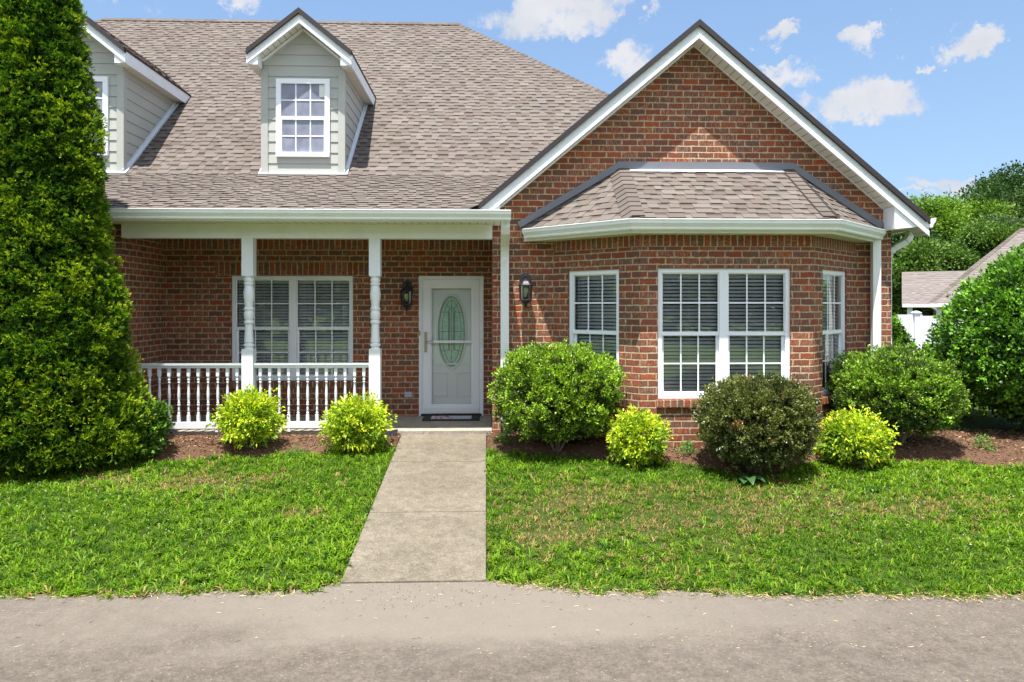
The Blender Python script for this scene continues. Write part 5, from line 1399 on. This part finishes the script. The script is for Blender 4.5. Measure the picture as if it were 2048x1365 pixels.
# ================================================================== GRASS
def grass():
    rng = np.random.default_rng(3)
    x0, x1, y0, y1 = -7.6, 9.2, 4.98, 9.15
    A_ = (x1 - x0) * (y1 - y0)
    def blob(X, Y, cx, cy, rx, ry): return np.exp(-(((X - cx) / rx) ** 2 + ((Y - cy) / ry) ** 2))
    def fields(X, Y):
        P3 = np.stack([X, Y, X * 0], 1)
        n1 = sinnoise(P3, 2.2, 21); n2 = sinnoise(P3, 6.5, 22); n3 = sinnoise(P3, 22.0, 23)
        B = lambda *a: blob(X, Y, *a)
        dry = 1.15 * B(1.35, 6.75, 1.15, .70) + .75 * B(.55, 6.9, .35, .6) + .75 * B(3.1, 7.25, .9, .45) + .65 * B(-2.6, 7.85, .8, .34) + 1.2 * B(-1.78, 6.98, .20, .09) + .6 * B(4.3, 6.9, .7, .35) + .45 * B(-3.6, 8.0, .9, .3) 
        e = np.exp(-((Y - sedge(X)) / .085) ** 2) * (.6 + .4 * (X > 0))
        dry = np.clip(dry * (.85 + .95 * n2 + .45 * n3) + e * (.55 + .6 * n3), 0, 1)
        rag = .045 * sinnoise(P3, 9.0, 41) + .035 * sinnoise(P3, 31.0, 42)
        ok = (Y < border(X) - .01 + rag) & (Y > sedge(X) + .02 + rag * .8)
        ok &= ~((X > -1.085 + .6 * rag) & (X < -.015 - .6 * rag) & (Y > 5.46 + rag))
        return n1, n2, n3, dry, e, ok
    g1 = np.array([.080, .168, .009]); g2 = np.array([.175, .300, .016]); g3 = np.array([.036, .092, .008]); br = np.array([.40, .275, .115]); yl = np.array([.27, .31, .04])
    allV, allF, allS, allT = [], [], [], []; base_i = 0
    def blades(X, Y, ang, lean, L, Wd, T, hz):
        nonlocal base_i
        n = len(X); Z = gz(X, Y) + hz
        dh = np.stack([np.cos(ang), np.sin(ang)], 1); tw = ang + math.pi / 2 + rng.normal(size=n) * .6; s2 = np.stack([np.cos(tw), np.sin(tw)], 1)
        up, ho = np.cos(lean), np.sin(lean)
        b0 = np.stack([X, Y, Z - .006], 1)
        mid = b0 + np.concatenate([dh * (L * .45 * ho)[:, None], (L * (.5 * up + .18))[:, None]], 1)
        tip = b0 + np.concatenate([dh * (L * ho)[:, None], (L * up * .75 + .004)[:, None]], 1)
        S3 = np.concatenate([s2, np.zeros((n, 1))], 1) * Wd[:, None] * .5
        V = np.stack([b0 - S3 * .7, b0 + S3 * .7, mid - S3, mid + S3, tip], 1).reshape(-1, 3)
        i = base_i + np.arange(n)[:, None] * 5; base_i += n * 5
        allV.append(V); allF.append(np.concatenate([i, i + 1, i + 3, i + 2, i + 2, i + 3, i + 4], 1).ravel()); allS.append(np.tile([4, 3], n)); allT.append(np.repeat(T, 5, 0))
    # fine sward
    n = int(A_ * 1500); X = rng.uniform(x0, x1, n); Y = rng.uniform(y0, y1, n); n1, n2, n3, dry, e, ok = fields(X, Y)
    ok &= rng.random(n) > dry * .35; X, Y, n1, n2, n3, dry, e = [q[ok] for q in (X, Y, n1, n2, n3, dry, e)]; n = len(X)
    t = np.clip(.45 + .40 * n1 + .35 * n2 + .25 * rng.normal(size=n), 0, 1)[:, None]; T = g1 * (1 - t) + g2 * t
    T = np.where((rng.random(n) < .26)[:, None], g3, T); T = np.where((rng.random(n) < .05)[:, None], yl, T)
    T = np.where((rng.random(n) < dry * .85)[:, None], br * rng.uniform(.55, 1.15, (n, 1)), T) * rng.uniform(.75, 1.25, (n, 1))
    blades(X, Y, rng.uniform(0, 6.28, n), rng.uniform(.2, 1.3, n), rng.uniform(.030, .068, n) * (1 - .3 * e), rng.uniform(.004, .0085, n), T, 0)
    # coarse rosettes of crab grass with flat broad blades
    m = int(A_ * 640); X = rng.uniform(x0, x1, m); Y = rng.uniform(y0, y1, m); n1, n2, n3, dry, e, ok = fields(X, Y)
    ok &= (rng.random(m) > dry * .55) & (rng.random(m) < .92 + .3 * n2); X, Y, n1, n2, e, dry = [q[ok] for q in (X, Y, n1, n2, e, dry)]; m = len(X); bl = 10
    sz = np.repeat((.55 + .85 * rng.random(m) ** 2.2) * (1 + .15 * n1) * (1 - .35 * dry), bl); tt = np.repeat(np.clip(.45 + .40 * n1 + .2 * n2 + .38 * rng.normal(size=m), 0, 1), bl)[:, None]; dkc = np.repeat(rng.random(m) < .22, bl)[:, None]; drc = np.repeat(rng.random(m) < dry * .8, bl)[:, None]
    T = (g1 * (1 - tt) + g2 * tt) * rng.uniform(.8, 1.25, (m * bl, 1)); T = np.where(dkc, g3 * 1.25, T); T = np.where(rng.random((m * bl, 1)) < .08, yl, T); T = np.where(drc & (rng.random((m * bl, 1)) < .8), br * rng.uniform(.5, 1.1, (m * bl, 1)), T)
    q = m * bl; blades(np.repeat(X, bl) + rng.normal(0, .014, q), np.repeat(Y, bl) + rng.normal(0, .014, q), rng.uniform(0, 6.28, q), rng.uniform(.45, 1.42, q), rng.uniform(.045, .095, q) * sz, rng.uniform(.006, .0115, q) * sz, T, np.repeat(rng.uniform(0, .018, m), bl))
    # a few long pale runners of coarse grass
    m = 260; X = rng.uniform(x0, x1, m); Y = rng.uniform(y0, y1, m); n1, n2, n3, dry, e, ok = fields(X, Y); X, Y = X[ok], Y[ok]; m = len(X); bl = 7; q = m * bl
    T = np.array([.17, .29, .035]) * rng.uniform(.75, 1.2, (q, 1)); an = np.repeat(rng.uniform(0, 6.28, m), bl) + rng.normal(0, .7, q)
    blades(np.repeat(X, bl), np.repeat(Y, bl), an, rng.uniform(.5, 1.2, q), rng.uniform(.09, .16, q), rng.uniform(.007, .011, q), T, .005)
    o = np_mesh('lawn_grass', np.concatenate(allV), np.concatenate(allF), np.concatenate(allS), np.concatenate(allT), 'grass')
    tag(o, 'green lawn grass with dry patches between the street and the mulch beds', 'grass', kind='stuff')
    # clover heads
    m_ = 420; cx = np.concatenate([rng.uniform(-5, -2.2, 150), rng.uniform(3.0, 6.5, 230), rng.uniform(-7, 8, 40)]); cy = np.concatenate([rng.uniform(6.4, 8.0, 150), rng.uniform(5.8, 8.0, 230), rng.uniform(5.5, 8, 40)])
    k = (cy < border(cx) - .1) & ~((cx > -1.2) & (cx < .1)); cx, cy = cx[k], cy[k]; n = len(cx); per = 9
    C = np.repeat(np.stack([cx, cy, gz(cx, cy) + rng.uniform(.045, .075, n)], 1), per, 0); D = rng.normal(size=(n * per, 3))
    o = leaves('clover_flowers', C, D, .009, .006, np.tile([[.62, .62, .55]], (n * per, 1)) * rng.uniform(.7, 1.1, (n * per, 1)), 'leaf', rng=rng)
    tag(o, 'tiny white clover flower heads scattered in the lawn', 'flowers', kind='stuff')
grass()

def litter():
    rng = np.random.default_rng(9)
    # mulch chips
    n = 26000; X = rng.uniform(-7.2, 9.2, n); Y = rng.uniform(7.9, 9.6, n)
    k = (Y > border(X) - .03) & ((X < -1.12) | (X > .02)); X, Y = X[k], Y[k]; n = len(X)
    C = np.stack([X, Y, gz(X, Y) + .008 + rng.uniform(0, .008, n)], 1); a = rng.uniform(0, 6.28, n)
    D = np.stack([np.cos(a), np.sin(a), rng.normal(size=n) * .25], 1)
    cols = np.array([(.26, .15, .085), (.15, .085, .05), (.42, .28, .17), (.08, .045, .028), (.32, .18, .10)])
    T = cols[rng.integers(0, 5, n)] * rng.uniform(.55, 1.1, (n, 1))
    o = leaves('mulch_chips', C, D, rng.uniform(.018, .060, n), rng.uniform(.007, .018, n), T, 'chip', fold=.5, rng=rng)
    tag(o, 'brown wood mulch chips covering the planting beds', 'mulch', kind='stuff')
    n = 5200; X = rng.uniform(-7.4, 9, n); Y = sedge(X) + rng.normal(.03, .045, n)
    k = (rng.random(n) < .35 + .4 * (X > 0) + .2 * np.sin(X * 2.3)) & ~((X > -1.1) & (X < 0)); X, Y = X[k], Y[k]; n = len(X)
    C = np.stack([X, Y, np.maximum(gz(X, Y), -.405) + rng.uniform(.004, .022, n)], 1); D = rng.normal(size=(n, 3)) * np.array([1, 1, .25])
    o = leaves('edge_thatch', C, D, rng.uniform(.02, .06, n), .005, np.array([.50, .37, .18]) * rng.uniform(.5, 1.2, (n, 1)), 'chip', fold=.4, rng=rng)
    tag(o, 'dry straw coloured thatch along the lawn edge of the street', 'thatch', kind='stuff')
    # straw and crumbs on the street and walk
    n = 900; X = rng.uniform(-5.5, 6.5, n); Y = np.where(rng.random(n) < .6, sedge(X) - rng.random(n) ** 2 * .7, rng.uniform(2.5, 5.2, n))
    near = rng.random(n) < .25; X = np.where(near, rng.normal(-.5, .5, n), X); Y = np.where(near, rng.uniform(5.1, 5.6, n), Y)
    clump = rng.random(n) < .3; gx = rng.uniform(-4, 6, 26)[rng.integers(0, 26, n)]; gy_ = rng.uniform(3.4, 5.0, 26)[rng.integers(0, 26, n)]
    X = np.where(clump & ~near, gx + rng.normal(0, .04, n), X); Y = np.where(clump & ~near, gy_ + rng.normal(0, .02, n), Y)
    Z = np.where(Y > 4.6, -.414 + .0 * Y, -.424) + .004
    Z = np.interp(Y, [1.5, 3.5, 4.6, 5.3, 5.6], [-.435, -.43, -.425, -.4045, -.400]) + .003
    C = np.stack([X, Y, Z], 1); a = rng.normal(0, .7, n); D = np.stack([np.cos(a), np.sin(a), 0 * a + .02], 1)
    cols = np.array([(.62, .50, .28), (.50, .38, .20), (.16, .10, .06), (.10, .07, .05)])
    T = cols[np.where(near, rng.integers(1, 4, n), rng.choice([0, 0, 1, 1, 2, 3], n))] * rng.uniform(.8, 1.1, (n, 1))
    L = np.where(near, rng.uniform(.006, .016, n), rng.uniform(.012, .055, n))
    o = leaves('straw_litter', C, D, L, np.where(near, .007, .0035), T, 'chip', fold=.6, rng=rng)
    tag(o, 'scattered dry straw and crumbs on the street and walkway end', 'litter', kind='stuff')
litter()
